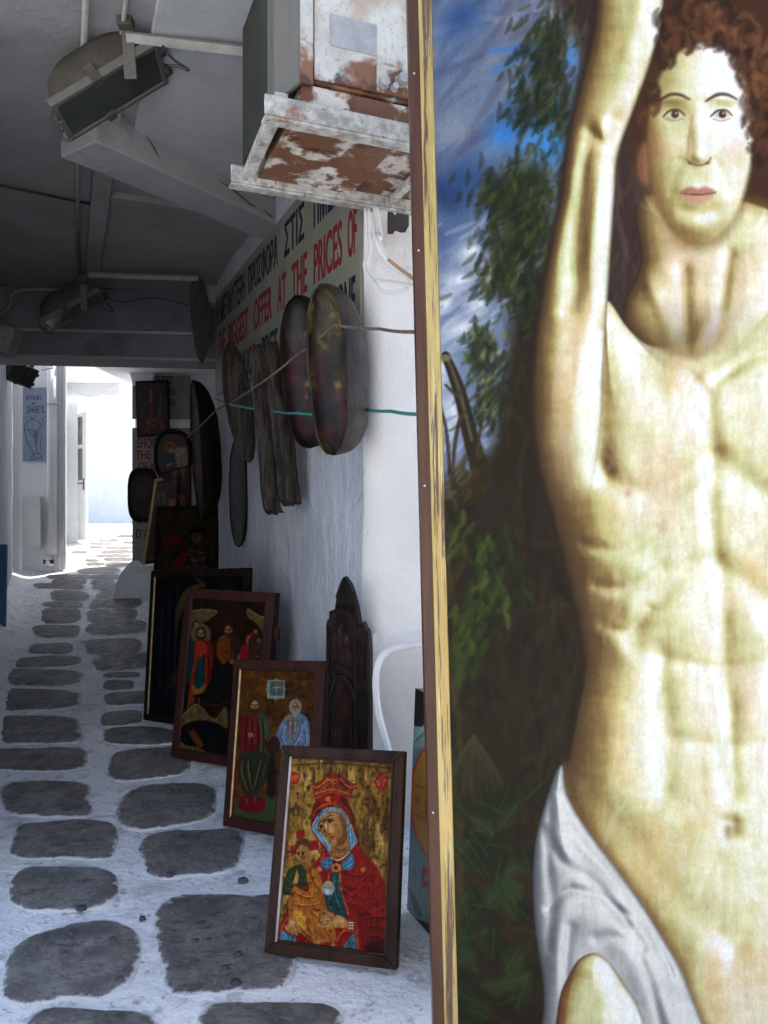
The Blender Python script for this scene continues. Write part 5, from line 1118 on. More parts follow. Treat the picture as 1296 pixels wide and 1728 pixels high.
# ------------------------------------------------------------------ framed icons
def pose(q):
    X, Y, yaw, lean, roll, Wd, Hh = q
    R = Matrix.Rotation(yaw, 3, 'Z') @ Matrix.Rotation(-lean, 3, 'X') @ Matrix.Rotation(roll, 3, 'Y')
    lowest = min((R @ Vector((sx * Wd / 2, 0, 0))).z for sx in (-1, 1))
    best = None
    for sx in (-1, 1):
        p = R @ Vector((sx * Wd / 2, 0, 0)); zz = p.z
        if best is None or zz < best[0]: best = (zz, Y + p.y)
    return R, Vector((X, Y, slope(best[1]) - best[0] + .012))
def to_pixel(p): return (648 + F * p.x / p.y, 864 - F * (p.z - EYE) / p.y)  # projects a point through the camera into image pixels, to look up picture colours
def icon(name, label, q, fw, frame_mat, lip_mat, pic, gain, nu, nv, thick=.035, rough=.3, lips=('left', 'right', 'top', 'bottom'), group=None, bump=.25):
    R, O = pose(q); Wd, Hh = q[5], q[6]
    t = thing(name, label, "icon", O, R, group)
    L = lambda x, y, z: O + R @ Vector((x, y, z))
    mb = MB()
    w2 = Wd / 2; i2 = w2 - fw
    for a, b, c, d in (((-w2, 0), (w2, 0), (i2, fw), (-i2, fw)), ((w2, 0), (w2, Hh), (i2, Hh - fw), (i2, fw)), ((w2, Hh), (-w2, Hh), (-i2, Hh - fw), (i2, Hh - fw)), ((-w2, Hh), (-w2, 0), (-i2, fw), (-i2, Hh - fw))):
        f = [L(*(a[0], .004, a[1])), L(b[0], .004, b[1]), L(c[0], 0, c[1]), L(d[0], 0, d[1])]
        mb.prism([f[3], f[2], f[1], f[0]], R @ Vector((0, thick, 0)))
    mb.build("frame", frame_mat, t, bevel=.004)
    mb = MB(); lw = .007
    for k in lips:
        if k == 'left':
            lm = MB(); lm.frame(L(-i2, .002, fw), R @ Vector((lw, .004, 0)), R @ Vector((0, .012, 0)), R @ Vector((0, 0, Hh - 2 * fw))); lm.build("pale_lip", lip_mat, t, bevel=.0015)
        if k == 'right': mb.frame(L(i2 - lw, .002, fw), R @ Vector((lw, .0, 0)), R @ Vector((0, .012, 0)), R @ Vector((0, 0, Hh - 2 * fw)))
        if k == 'top': mb.frame(L(-i2 + lw, .0025, Hh - fw - lw), R @ Vector((2 * i2 - 2 * lw, 0, 0)), R @ Vector((0, .012, 0)), R @ Vector((0, 0, lw)))
        if k == 'bottom': mb.frame(L(-i2 + lw, .0025, fw), R @ Vector((2 * i2 - 2 * lw, 0, 0)), R @ Vector((0, .012, 0)), R @ Vector((0, 0, lw)))
    if lips: mb.build("inner_lip", frame_mat, t, bevel=.0015)
    mb = MB(); mb.frame(L(-i2, .014, fw), R @ Vector((2 * i2, 0, 0)), R @ Vector((0, .015, 0)), R @ Vector((0, 0, Hh - 2 * fw))); mb.build("back_board", 'wood_dark', t)
    c = [L(-i2, .010, Hh - fw), L(i2, .010, Hh - fw), L(i2, .010, fw), L(-i2, .010, fw)]
    picture_mesh("painted_panel", pic, [to_pixel(p) for p in c], *c, nu, nv, M_paint(name + "_paint", rough, bump, 300, 1.0, spec=.05, streak=(1, 1, .4)), t, gain)
    return t, L, R
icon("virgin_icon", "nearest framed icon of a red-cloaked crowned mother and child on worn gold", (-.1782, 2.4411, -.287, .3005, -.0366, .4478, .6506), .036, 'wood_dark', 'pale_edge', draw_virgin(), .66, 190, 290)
icon("two_saints_icon", "tall brown icon of two seated bearded figures below a pale star, second from the front", (-.5129, 3.3481, -.6503, .1872, -.1021, .5737, .7495), .044, 'wood_red', 'gold_edge', draw_trinity(), .7, 150, 200, lips=('left', 'right', 'top', 'bottom'))
t, L, R = icon("miracle_icon", "reddish framed icon with a figure in bright red, third from the front", (-.9386, 4.2393, -.4323, .137, 0, .6167, .9601), .05, 'wood_red', 'wood_red', draw_raising(), .52, 150, 210, thick=.06)
mb = MB(); mb.frame(L(.3084, .02, .70), R @ Vector((.03, 0, 0)), R @ Vector((0, .03, 0)), R @ Vector((0, 0, .07))); mb.build("hinge_block", 'wood_red', t, bevel=.004)
icon("dark_icon", "large nearly black icon in a thin dull gilt frame, fourth from the front", (-1.181, 4.6613, -.6359, .1133, -.0662, .9168, .9577), .04, 'wood_black', 'gold_edge', draw_dark(), .8, 110, 130, lips=('left', 'right', 'top', 'bottom'))
icon("warrior_icon", "big dark icon of an armoured figure with a red sleeve, propped behind the leaning icons", (-1.95, 7.45, -.15, .10, 0, .66, 1.12), .03, 'wood_black', 'wood_black', draw_warrior(), .9, 100, 150)
# green-bordered icon half hidden by the large painting
gt = thing("green_border_icon", "icon with a pale green border and gold halo squeezed behind the gilded painting frame", "icon", (.085, 2.77, .01))
a, bq = Vector((.083, 2.78, .012)), Vector((.27, 2.345, .012)); up = Vector((.03, .0, .80)); nrm = (bq - a).cross(up).normalized()
if nrm.x > 0: nrm = -nrm
mb = MB(); mb.frame(a - nrm * .03, bq - a, nrm * .028, up); mb.build("board", M("maroon_board_edge", (.11, .02, .022), (.15, .03, .03), rough=.4, bump=.2), gt, bevel=.002)
c = [a + up, bq + up, bq, a]
picture_mesh("painted_panel", draw_green(), [to_pixel(p) for p in c], *c, 80, 220, M_paint("green_icon_paint", .35, .1), gt, .9)

# carved crest
ct = thing("carved_crest", "blackened carved wooden crest with a pointed top leaning in the wall corner", "carving", at(585, 1400, 3.32))
d = 3.17
ol = [(548, 1420), (549, 1190), (549, 1055), (551, 1047), (554, 1046), (554, 1034), (557, 1032), (560, 1037), (564, 1028), (567, 1003), (573, 990), (577, 988), (577, 977), (579, 974), (582, 977), (590, 988), (595, 1003), (601, 1024), (607, 1058), (609, 1052), (613, 1054), (616, 1062), (621, 1068), (624, 1110), (624, 1180), (626, 1420)]
lean = lambda p: Vector((p.x, p.y + p.z * .05 - .02, p.z))
mb = MB(); mb.prism([lean(at(x, y, d)) for x, y in ol], (.012, .045, 0)); mb.build("carved_board", 'wood_black', ct, bevel=.004)
cp = draw_crest()
for x0, y0, x1, y1 in ((561, 1036, 594, 1118), (602, 1076, 616, 1168), (560, 1160, 602, 1400)):
    c = [lean(at(x, y, d)) + Vector((0, -.004, 0)) for x, y in ((x0, y0), (x1, y0), (x1, y1), (x0, y1))]
    picture_mesh("painted_panel", cp, [(x0, y0), (x1, y0), (x1, y1), (x0, y1)], *c, 30, 70, M_paint("crest_paint", .6, .5, 120, spec=.08), ct, .6)
mb = MB()
def strip(pts, w):
    p = [lean(at(x, y, d)) + Vector((0, -.006, 0)) for x, y in pts]; mb.tube(spline(p, 4), w, 6)
for k in range(3): strip([(566, 1020 + 4 * k), (580, 1022 + 4 * k), (597, 1027 + 4 * k)], .005); strip([(560, 1120 + 4 * k), (578, 1128 + 4 * k), (600, 1138 + 4 * k)], .006)
strip([(553, 1400), (553, 1200), (553, 1060)], .007); strip([(600, 1400), (600, 1240), (600, 1080)], .007); strip([(620, 1400), (620, 1200), (619, 1085)], .007)
strip([(556, 1180), (565, 1150), (578, 1142), (592, 1160), (600, 1186)], .008); strip([(554, 1146), (562, 1152), (566, 1142)], .006); strip([(604, 1168), (612, 1172), (622, 1176)], .006); strip([(604, 1176), (612, 1181), (622, 1184)], .006)
strip([(594, 1000), (599, 1024), (606, 1060)], .010); strip([(568, 1010), (574, 992), (580, 978)], .008)
mb.build("carved_ribs", 'wood_black', ct, smooth=True)

# small pieces on the pier
def panel_at(name, label, quad, d, pic, mat, gain, thick=.03, edge=None, nu=60, nv=90, curve=0.0):
    q = [at(x, y, dd) for (x, y), dd in zip(quad, d)]
    ctr = sum(q, Vector()) / 4
    t = thing(name, label, "icon", (ctr.x, ctr.y, min(p.z for p in q)))
    n = Vector((0, 1, 0))
    mb = MB(); mb.prism([q[3], q[2], q[1], q[0]], n * thick); mb.build("board", mat, t, bevel=.003)
    c = [ctr + (p - ctr) * .93 - n * .004 for p in q]
    picture_mesh("painted_panel", pic, [(to_pixel(p)) for p in c], *c, nu, nv, M_paint(name + "_paint", .45, .2), t, gain)
    if edge:
        mb = MB(); mb.frame(q[3] - n * .012, q[0] - q[3], (.03, 0, 0), n * .05); mb.frame(q[0] - n * .012, (q[1] - q[0]) * .35, (0, 0, .03), n * .05); mb.build("gilt_edge", edge, t, bevel=.003)
    return t
panel_at("red_icon", "dark panel with glowing red robes hung over the upper pier sign", [(228, 643), (283, 641), (285, 734), (231, 738)], (9.85,) * 4, draw_red(), 'wood_black', 1.0, .05)
pp = draw_panels()
panel_at("leaning_icon", "long brown icon with a yellow gilt edge leaning against the pier", [(261, 813), (300, 806), (296, 946), (240, 953)], (8.75, 8.75, 8.35, 8.35), pp, 'wood_red', 1.0, .04, 'gold_edge')
panel_at("scenes_icon", "small icon of orange arched scenes hanging right of the angel icon", [(268, 800), (322, 783), (322, 866), (266, 868)], (8.9,) * 4, pp, 'wood_black', 1.0)
def round_icon(name, label, cx, cy, rx, ry, d, pic, mat, gain, ex=3.0, cat="icon"):
    t = thing(name, label, cat, at(cx, cy + ry, d)); n = 32; mb = MB(); rings = []
    for f, o in ((.86, .10), (1.0, .05), (1.0, .0), (.90, -.012), (.82, .015)):
        rings.append([at(cx + rx * f * math.copysign(abs(math.cos(k * 6.2832 / n)) ** (2 / ex), math.cos(k * 6.2832 / n)), cy + ry * f * math.copysign(abs(math.sin(k * 6.2832 / n)) ** (2 / ex), math.sin(k * 6.2832 / n)), d) + Vector((0, o, 0)) for k in range(n)])
    vs = [p for r_ in rings for p in r_]; fs = [(a * n + k, a * n + (k + 1) % n, (a + 1) * n + (k + 1) % n, (a + 1) * n + k) for a in range(len(rings) - 1) for k in range(n)]
    fs.append(tuple(range(n))); mb.add(vs, fs); mb.build("wooden_rim", mat, t, smooth=True)
    mb = MB(); K = 14; pts = []
    for j in range(K + 1):
        for k in range(n): pts.append(rings[-1][k].lerp(at(cx, cy, d) + Vector((0, .02, 0)), j / K))
    mb.v = pts; mb.f = [(j * n + k, (j + 1) * n + k, (j + 1) * n + (k + 1) % n, j * n + (k + 1) % n) for j in range(K) for k in range(n)]
    c = pic.sample([to_pixel(p)[0] for p in pts], [to_pixel(p)[1] for p in pts]); c[:, :3] *= gain
    mb.build("painted_panel", M_paint(name + "_paint", .5, .2), t, smooth=True, colors=c)
    return t
round_icon("bowl_icon", "dark rounded wooden bowl painted with a faint head, at the left edge of the pier", 240, 835, 25, 46, 9.55, draw_round(), 'wood_black', .9, 3.2)
round_icon("angel_icon", "arched grey icon of a haloed angel beside a pale wing", 291, 768, 32, 44, 9.3, draw_angel(), 'wood_black', 1.0, 2.6)

# ------------------------------------------------------------------ hollowed logs on the wall
def hull(name, label, top, bot, open_dir, wid, dep, pic=None, blunt=2.6, mat='hull', inner='wood_black', halves=1, gain=1.3, thick=.86):
    top, bot = Vector(top), Vector(bot); ax = (top - bot); Lh = ax.length / 2; az = ax.normalized(); c = (top + bot) / 2
    o = Vector(open_dir); o = (o - az * o.dot(az)).normalized(); ay = -o; axx = ay.cross(az).normalized()
    t = thing(name, label, "trough", bot); sd_ = RNG.uniform(0, 50)
    def surf(s, th, k, dk):
        rr = max(0, 1 - abs(s) ** blunt) ** .55
        w = wid / 2 * k * rr * (1 + .05 * fbm((s * 2, sd_, 0), 1.5, 2)); dd = dep * dk * (max(0, 1 - abs(s) ** (blunt * 1.3)) ** .5)
        bump = 1 + .035 * fbm((s * 5, th * 2, sd_), 1.5, 3)
        return axx * (w * math.cos(th)) + ay * (dd * math.sin(th) * bump) + az * (s * Lh)
    for hh in range(halves):
        off = axx * ((hh - (halves - 1) / 2) * wid * .86); mb = MB(); NU, NV = 22, 44
        mb.grid(NU, NV, lambda a, b: c + off + surf(-1 + 2 * b, math.pi * a, 1, 1))
        base = len(mb.v)
        for side in (0, math.pi):
            mb.grid(2, NV, lambda a, b: c + off + surf(-1 + 2 * b, side, 1 - (1 - thick) * a, 0) - ay * (.006 * math.sin(a * math.pi)) * (1 if abs(2 * b - 1) < .97 else 0))
        mb.build("log_shell" if halves == 1 else "log_half", mat, t, smooth=True)
    if halves == 1:
        NU, NV = 26, 70; mb = MB()
        mb.grid(NU, NV, lambda a, b: c + surf((-1 + 2 * b) * .97, math.pi * a, thick, .62) + ay * .002)
        if pic is not None:
            g, h_ = np.meshgrid(np.linspace(100, 0, NU + 1), np.linspace(300, 0, NV + 1)); cl = pic.sample(g.ravel(), h_.ravel()); cl[:, :3] *= gain
            mb.build("painted_hollow", M_paint(name + "_paint", .5, .4, 60), t, smooth=True, colors=cl)
        else: mb.build("hollow", inner, t, smooth=True)
    return t
hull("painted_log_trough", "big hollowed log with a yellow painted inside, hanging nearest the wall corner", at(540, 479, 3.20), at(564, 769, 3.14), (-.80, -.60, 0), .30, .17, draw_saint_hull(21, True), 3.4, gain=.95)
hull("shaded_log_trough", "dark hollowed log with a brown painted inside, half behind the big yellow one", at(498, 498, 3.75), at(524, 757, 3.70), (-.70, -.71, 0), .33, .15, draw_saint_hull(22, False), 3.2, 'wood_black', gain=.8)
def grooved_log(name, label, top, bot, wid, dep):
    top, bot = Vector(top), Vector(bot); az = (top - bot).normalized(); Lh = (top - bot).length
    ay = Vector((-.42, -.90, 0)); ay = (ay - az * ay.dot(az)).normalized(); ax = az.cross(ay).normalized()
    t = thing(name, label, "trough", bot)
    def pf(a):
        return dep * (.62 * math.sin(math.pi * a) ** .5 + .38 * abs(math.sin(math.pi * (a * 1.9 + .05))) ** .7 - .32 * math.exp(-((a - .52) / .05) ** 2) - .12 * math.exp(-((a - .26) / .03) ** 2) - .12 * math.exp(-((a - .80) / .03) ** 2))
    for nm, a0, a1, cut in (("log_half", 0, .5, .0), ("log_half", .52, 1, .03)):
        mb = MB(); nu, nv = 14, 60
        def f(u, v):
            a = a0 + (a1 - a0) * u; w = wid * (.72 + .28 * min(1, (1 - v) * 1.6))
            end = min(1, min(v, 1 - v) / .035 + .35); jag = .012 * fbm((a * 9, 3, cut * 50), 2, 2)
            x = (a - .5) * w * (.92 + .08 * end) + .006 * fbm((v * 5, a, 7), 1.2, 2)
            return bot + az * (Lh * (v * (1 - cut) + cut) + jag) + ax * x + ay * (pf(a) * end + .006 * fbm((a * 14, v * 2.5, 4), 1.5, 3))
        mb.grid(nu, nv, f)
        for row_ in (0, nv):
            base = len(mb.v); mb.v += [Vector(mb.v[row_ * (nu + 1) + i]) for i in range(nu + 1)] + [mb.v[row_ * (nu + 1) + i] - ay * (pf(a0 + (a1 - a0) * i / nu) * .4) for i in range(nu + 1)]
            mb.f += [(base + i, base + i + 1, base + nu + 2 + i, base + nu + 1 + i) for i in range(nu)]
        mb.build(nm, 'wood_grey', t, smooth=True)
    return t
grooved_log("twin_grooved_log", "long grey pair of joined half logs with a groove, hanging mid wall", at(450, 582, 4.14), at(481, 864, 4.06), .225, .10)
hull("pointed_log_trough", "pointed dark leaf-shaped trough left of the grey twin logs", at(388, 576, 4.95), at(422, 782, 4.9), (.45, .9, 0), .20, .09, None, 1.9, 'wood_grey')
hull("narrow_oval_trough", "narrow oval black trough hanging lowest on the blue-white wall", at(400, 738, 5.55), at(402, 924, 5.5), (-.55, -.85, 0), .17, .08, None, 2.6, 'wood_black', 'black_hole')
hull("far_boat_trough", "large dark boat-shaped trough at the far end of the passage wall", at(325, 640, 6.42), at(340, 882, 6.34), (-.86, -.5, 0), .30, .20, draw_saint_hull(23, False), 2.1, 'wood_black')
bt = thing("hanging_grey_board", "pointed old grey board hanging from the ceiling end above the dark boat trough", "board", at(340, 610, 6.5))
ol = [(331, 434), (337, 470), (351, 525), (356, 560), (337, 612), (329, 590), (322, 540), (319, 500), (325, 460)]
mb = MB(); mb.prism([at(x, y, 6.38 + (x - 320) * .006) for x, y in ol], (.02, .05, 0)); mb.build("board", 'board_old', bt, bevel=.004)
mb = MB(); mb.tube([at(331, 437, 6.40), at(333, 412, 6.42)], .006, 6); mb.build("hanging_wire", 'wire_black', bt)

# ropes strung along the wall
def rope(name, label, pts, r, mat, sag=.0):
    mb = MB(); out = []
    for a, b in zip(pts, pts[1:]):
        for k in range(10): q = Vector(a).lerp(Vector(b), k / 10); q.z -= sag * math.sin(math.pi * k / 10); out.append(q)
    out.append(Vector(pts[-1])); mb.tube(out, r, 7); o = mb.build(name, mat, None, smooth=True); tag(o, label, "rope"); return o
rope("brown_rope", "thin brown twine slanting down the wall across the log troughs", [at(722, 559, 2.25), at(640, 555, 2.75), at(566, 548, 3.06), at(500, 600, 3.72), at(428, 655, 4.05), at(365, 692, 5.4), at(316, 738, 6.15)], .006, 'rope_brown', .006)
rope("green_rope", "teal green cord running level behind the big log to the painting frame", [at(722, 699, 2.25), at(660, 694, 2.8), at(612, 690, 3.28), at(556, 698, 3.42), at(500, 697, 3.60), at(470, 695, 3.95), at(392, 683, 4.7), at(362, 672, 6.2)], .0065, 'rope_green', .004)

# ------------------------------------------------------------------ cables and pipe at the corner
mb = MB(); mb.tube(spline([W(-.03, .02, 2.75), W(-.05, .03, 2.62), at(634, 400, 3.17), at(648, 432, 3.15), at(668, 452, 3.13), at(700, 474, 3.05), at(730, 500, 3.0)], 7), .014, 8)
tag(mb.build("white_cable", 'wire_white', None, smooth=True), "thick white painted cable curving round the wall corner under the rusty unit", "cable")
mb = MB(); mb.tube(spline([at(655, 438, 3.12), at(680, 458, 3.08), at(702, 473, 3.0), at(726, 480, 2.96)], 6), .007, 6); tag(mb.build("orange_cable", 'wire_orange', None, smooth=True), "thin orange brown cable below the white one beside the painting", "cable")
for k, (dx_, dy_) in enumerate(((0, 0), (6, 4))):
    mb = MB(); mb.tube(spline([at(616 + dx_, 352, 3.2), at(620 + dx_, 420, 3.2), at(614 + dx_, 448 + dy_, 3.2), at(626 + dx_, 470 + dy_, 3.18), at(650, 492 + dy_, 3.12), at(690, 486 + dy_, 3.06)], 6), .005, 6)
    tag(mb.build("corner_wire", 'wire_white', None, smooth=True), ["thin dusty wire looping down the sign edge, the left of two", "thin dusty wire looping down the sign edge, the right of two"][k], "wire", "wires looping at the wall corner")
mb = MB(); mb.tube(spline([at(735, 1086, 3.1), at(700, 1088, 3.1), at(660, 1096, 3.09), at(640, 1116, 3.08), at(634, 1150, 3.07), at(638, 1200, 3.05), at(648, 1240, 3.02), at(662, 1300, 2.98), at(668, 1420, 2.96)], 8), .014, 10)
tag(mb.build("white_hose", 'wire_white', None, smooth=True), "white painted hose bending down over the low wall bench", "hose")

# ------------------------------------------------------------------ rusty air conditioner
ac = thing("rusty_air_conditioner", "rusting white air conditioner on two rails above the wall corner", "air conditioner", W(-.3, -.1, 2.76))
mb = MB(); mb.frame(W(-.55, -.47, 2.92), U * .53, V * .85, (0, 0, .75)); mb.build("casing", 'metal_white', ac, bevel=.008)
mb = MB(); mb.frame(W(-.562, -.418, 2.93), U * .01, V * .80, (0, 0, .7)); mb.build("front_panel", 'metal_white', ac, bevel=.003)
mb = MB(); mb.frame(W(-.572, -.475, 2.90), U * .02, V * .05, (0, 0, .75)); mb.build("corner_post", 'metal_white', ac, bevel=.004)
mb = MB(); mb.frame(W(-.45, -.545, 2.85), U * .45, V * .02, (0, 0, .8)); mb.build("side_louvre", 'hood_dark', ac, bevel=.004)
mb = MB()
mb.prism([W(-.45, -.546, 2.86), W(-.575, -.476, 2.90), W(-.565, -.462, 2.90), W(-.44, -.53, 2.86)], (0, 0, .8)); mb.build("side_panel", 'hood_light', ac, bevel=.003)
mb = MB(); mb.frame(W(-.458, -.553, 2.85), U * .012, V * .015, (0, 0, .8)); mb.build("panel_seam", 'hood_light', ac, bevel=.002)
mb = MB()
sk = [(-.56 + .56 * t, 2.775 + .085 * (1 - t) ** .5) for t in np.linspace(0, 1, 9)]
mb.prism([W(u, -.555, z) for u, z in sk] + [W(u, -.555, z - .05 + .02 * k / 8) for k, (u, z) in reversed(list(enumerate(sk)))], V * .045); mb.build("curved_skirt", 'metal_rail', ac, bevel=.004)
mb = MB(); mb.prism([W(-.545, -.46, 2.915), W(-.52, -.46, 2.80), W(-.03, -.46, 2.80), W(-.03, -.46, 2.915)], V * .72); mb.build("drip_pan", 'metal_pan', ac, bevel=.006)
mb = MB(); mb.frame(W(-.52, -.49, 2.785), U * .50, V * .40, (0, 0, .012)); mb.build("underside_plate", 'metal_pan', ac)
for u, v0, ln, nm in ((-.60, -.60, 1.0, 0), (-.045, -.60, .80, 1)):
    mb = MB(); mb.frame(W(u, v0, 2.745), V * ln, U * .055, (0, 0, .012)); mb.frame(W(u, v0, 2.757), V * ln, U * .012, (0, 0, .068)); mb.build("support_rail", 'metal_rail', ac, bevel=.008, seg=3)
mb = MB(); mb.frame(W(-.58, .06, 2.757), U * .58, V * .03, (0, 0, .03)); mb.build("bracket_arm", 'metal_rail', ac, bevel=.004)
mb = MB(); mb.frame(W(-.5655, -.36, 3.055), U * .003, V * .17, (0, 0, .11)); mb.build("grey_label", 'sticker', ac)
for v, z, rr, ln in ((-.165, 2.965, .018, .03), (-.10, 2.985, .018, .04), (-.03, 2.995, .028, .06), (-.02, 2.94, .016, .05), (.045, 2.96, .018, .05), (.05, 2.92, .017, .06), (-.125, 2.955, .012, .03)):
    mb = MB(); mb.tube([W(-.56, v, z), W(-.56 - ln, v, z)], rr, 12); mb.tube([W(-.555, v, z), W(-.57, v, z)], rr * 1.35, 6); mb.build("pipe_fitting", 'pipe_grey', ac, bevel=.002)
mb = MB(); mb.frame(W(-.567, -.19, 2.93), U * .006, V * .36, (0, 0, .10)); mb.build("fitting_plate", 'metal_pan', ac)

# ------------------------------------------------------------------ floodlights
def floodlight(name, label, ctr, rot, group):
    R = Matrix.Rotation(rot[2], 3, 'Z') @ Matrix.Rotation(rot[1], 3, 'Y') @ Matrix.Rotation(rot[0], 3, 'X')
    t = thing(name, label, "floodlight", ctr, R, group); L = lambda x, y, z: Vector(ctr) + R @ Vector((x, y, z))
    mb = MB(); n = 28; rings = []
    for hx, hy, z, e in ((.24, .145, 0, 6), (.238, .143, .05, 6), (.205, .115, .12, 4), (.16, .085, .16, 3), (.0, .0, .165, 2)):
        rings.append([L(hx * math.copysign(abs(math.cos(k * 6.2832 / n)) ** (2 / e), math.cos(k * 6.2832 / n)), hy * math.copysign(abs(math.sin(k * 6.2832 / n)) ** (2 / e), math.sin(k * 6.2832 / n)), z) for k in range(n)])
    mb.add([p for r_ in rings for p in r_], [(a * n + k, a * n + (k + 1) % n, (a + 1) * n + (k + 1) % n, (a + 1) * n + k) for a in range(4) for k in range(n)])
    mb.build("housing", 'lamp_body', t, smooth=True)
    mb = MB(); X = lambda x0, x1, y0, y1, z0, z1: mb.frame(L(x0, y0, z0), R @ Vector((x1 - x0, 0, 0)), R @ Vector((0, y1 - y0, 0)), R @ Vector((0, 0, z1 - z0)))
    X(-.255, .255, -.162, -.135, -.022, .012); X(-.255, .255, .135, .162, -.022, .012); X(-.255, -.23, -.135, .135, -.022, .012); X(.23, .255, -.135, .135, -.022, .012); mb.build("front_frame", 'lamp_frame', t, bevel=.004)
    mb = MB(); X(-.23, .08, -.135, .135, -.014, -.008); mb.build("lamp_glass", 'lamp_glass', t)
    mb = MB(); X(.08, .23, -.135, .135, -.013, -.006); mb.build("dark_end_plate", 'lamp_black', t)
    for y0, y1 in ((-.172, -.12), (.12, .172)):
        mb = MB(); X(-.06, -.02, y0, y1, -.03, .045); mb.build("spring_clip", 'lamp_body', t, bevel=.003)
    for y in (-.08, .08):
        mb = MB(); mb.tube([L(-.25 - .03 * math.sin(k * .5), y, .0 - .025 + .025 * math.cos(k * .5)) for k in range(8)], .007, 6); mb.build("end_hook", 'lamp_body', t, smooth=True)
        mb = MB(); mb.tube([L(.25, y, .0), L(.285, y, -.005)], [.035, .028], 10); mb.build("cable_gland", 'lamp_black', t, smooth=True)
    return t, L
def strap(t, a, b, w, nm="bracket_strap"):
    a, b = Vector(a), Vector(b); mb = MB(); mb.frame(a - Vector((w / 2, 0, 0)), (w, 0, 0), (0, .012, 0), b - a); return mb.build(nm, 'lamp_frame', t, bevel=.003)
FG = "old floodlights along the passage ceiling"
rot = (.05, -.60, .12)
t1, L1 = floodlight("floodlight", "nearest dusty floodlight tilted under the passage ceiling, top left", at(186, 152, 3.25), rot, FG)
strap(t1, at(220, 132, 3.10), at(213, 28, 3.1), .05); mb = MB(); mb.box(at(212, 36, 3.08), (.06, .05, .05)); mb.build("mounting_foot", 'lamp_body', t1, bevel=.004)
mb = MB(); mb.tube(spline([at(275, 78, 3.1), at(292, 100, 3.05), at(318, 118, 3.0), at(300, 112, 2.98), at(285, 110, 2.97)], 6), .006, 6); mb.build("feed_wire", 'wire_black', t1, smooth=True)
# the second lamp is a copy, farther in
def copy_tree(o, parent=None):
    c = o.copy(); COL.objects.link(c); c.parent = parent
    if parent is not None: c.matrix_parent_inverse = o.matrix_parent_inverse.copy()
    for ch in [q for q in list(bpy.data.objects) if q.parent == o]: copy_tree(ch, c)
    return c
def place(c, ctr, rot):
    R = Matrix.Rotation(rot[2], 3, 'Z') @ Matrix.Rotation(rot[1], 3, 'Y') @ Matrix.Rotation(rot[0], 3, 'X')
    c.matrix_world = Matrix.Translation(Vector(ctr)) @ R.to_4x4()
t2 = copy_tree(t1); place(t2, at(124, 522, 6.0), (.05, -.55, .15)); t2['label'] = "second floodlight, hanging in the dark at the far lintel"
t3 = copy_tree(t1); place(t3, at(36, 632, 8.3), (-1.1, .15, 1.2)); t3.scale = (.7, .7, .7); t3['label'] = "small dark floodlight by the shoe board at the far left opening"
def conduit(label, pts, r, mat='conduit', square=False):
    mb = MB(); mb.tube([Vector(p) for p in pts], r, 6 if not square else 4); return tag(mb.build("conduit", mat, None, smooth=not square), label, "conduit")
conduit("square pale conduit running right from the nearest floodlight to the air conditioner", [at(214, 62, 3.10), at(420, 86, 3.16)], .024, square=True)
conduit("pale conduit running right from the second floodlight", [at(150, 463, 6.15), at(334, 469, 6.3)], .026, square=True)
conduit("long thin conduit running along the passage ceiling past the floodlights", [W(-.3, -1.13, 3.405), W(1.8, -1.14, 3.405), W(3.7, -1.10, 3.405)], .014)
conduit("second thin conduit beside the longer ceiling one", [W(-.3, -.99, 3.41), W(.85, -.99, 3.41)], .010)
conduit("thin dark wire across the ceiling from the left wall", [W(1.9, -2.5, 3.41), W(2.05, -1.6, 3.405), W(2.15, -.95, 3.40)], .008, 'wire_black')
conduit("pale wire looping along the top of the far lintel", spline([at(-20, 545, 6.55), at(14, 520, 6.55), at(24, 494, 6.52), at(60, 488, 6.5), at(120, 490, 6.5), at(150, 488, 6.45)], 5), .011, 'conduit')
conduit("thin black wire drooping across the upper lintel", spline([at(170, 500, 6.6), at(210, 510, 6.6), at(260, 502, 6.65), at(318, 515, 6.7)], 6), .006, 'wire_black')
mb = MB(); mb.box(at(4, 572, 6.5), (.24, .16, .22), Matrix.Rotation(.3, 3, 'Y')); tag(mb.build("junction_box", 'conduit', None, bevel=.01), "dusty beige junction box at the left end of the far lintel", "junction box")

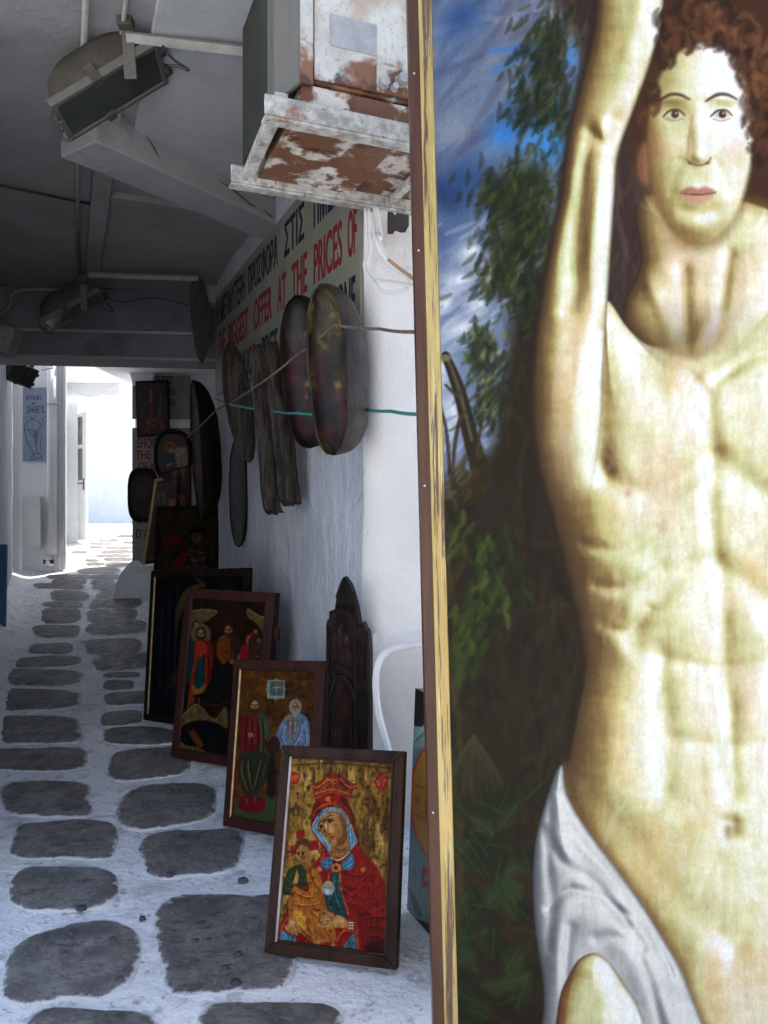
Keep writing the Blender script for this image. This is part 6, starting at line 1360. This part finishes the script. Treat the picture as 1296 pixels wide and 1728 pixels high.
# ------------------------------------------------------------------ the large gilded painting
p0, p1 = at(732, 1728, 1.72), at(688, 0, 1.78)
up = (p1 - p0).normalized(); rt = Vector((1, .05, 0)); rt = (rt - up * rt.dot(up)).normalized(); bk = rt.cross(up) * -1
if bk.y < 0: bk = -bk
O = p0 - up * ((p0.z - .05) / up.z); PW, PH = 1.45, 2.95
pt = thing("large_painting", "tall gilt-framed painting of a bare-chested youth under a dark tree, filling the right side", "painting", O + rt * PW / 2)
def pp_(x, z, y=0): return O + rt * x + up * z + bk * y
def mould(name, mat, w0, w1, y0, y1, yb, bev):
    mb = MB()
    for a, b, c, d in (((w0, w0), (PW - w0, w0), (PW - w1, w1), (w1, w1)), ((PW - w0, w0), (PW - w0, PH - w0), (PW - w1, PH - w1), (PW - w1, w1)), ((PW - w0, PH - w0), (w0, PH - w0), (w1, PH - w1), (PW - w1, PH - w1)), ((w0, PH - w0), (w0, w0), (w1, w1), (w1, PH - w1))):
        f = [pp_(*a, y0), pp_(*b, y0), pp_(*c, y1), pp_(*d, y1)]; bck = [pp_(*a, yb), pp_(*b, yb), pp_(*c, yb), pp_(*d, yb)]
        mb.add(f + bck, [(0, 1, 2, 3), (7, 6, 5, 4), (0, 4, 5, 1), (1, 5, 6, 2), (2, 6, 7, 3), (3, 7, 4, 0)])
    return mb.build(name, mat, pt, bevel=bev)
mould("outer_moulding", 'frame_brown', 0, .0235, .012, -.006, .05, .003); mould("gilt_moulding", 'gold', .0235, .058, -.006, .012, .045, .002)
iw = .057; c = [pp_(iw, PH - iw, .010), pp_(PW - iw, PH - iw, .010), pp_(PW - iw, iw, .010), pp_(iw, iw, .010)]
mb = MB(); mb.frame(pp_(iw, iw, .013), rt * (PW - 2 * iw), up * (PH - 2 * iw), bk * .02); mb.build("backing_board", 'wood_dark', pt)
picture_mesh("canvas", draw_canvas(), [to_pixel(p) for p in c], *c, 520, 1050, M_paint("oil_paint", .55, .06, 200, 1.0, spec=.08, streak=(1, 1, .6)), pt, .60)
for y in (130, 435, 835, 1380):
    z = (p0 + (p1 - p0) * ((1728 - y) / 1728) - O).length; mb = MB(); mb.tube([pp_(.010, z, -.002), pp_(.010, z, -.006)], .0026, 8); mb.build("nail_head", 'pipe_grey', pt)
bpy.context.view_layer.update()
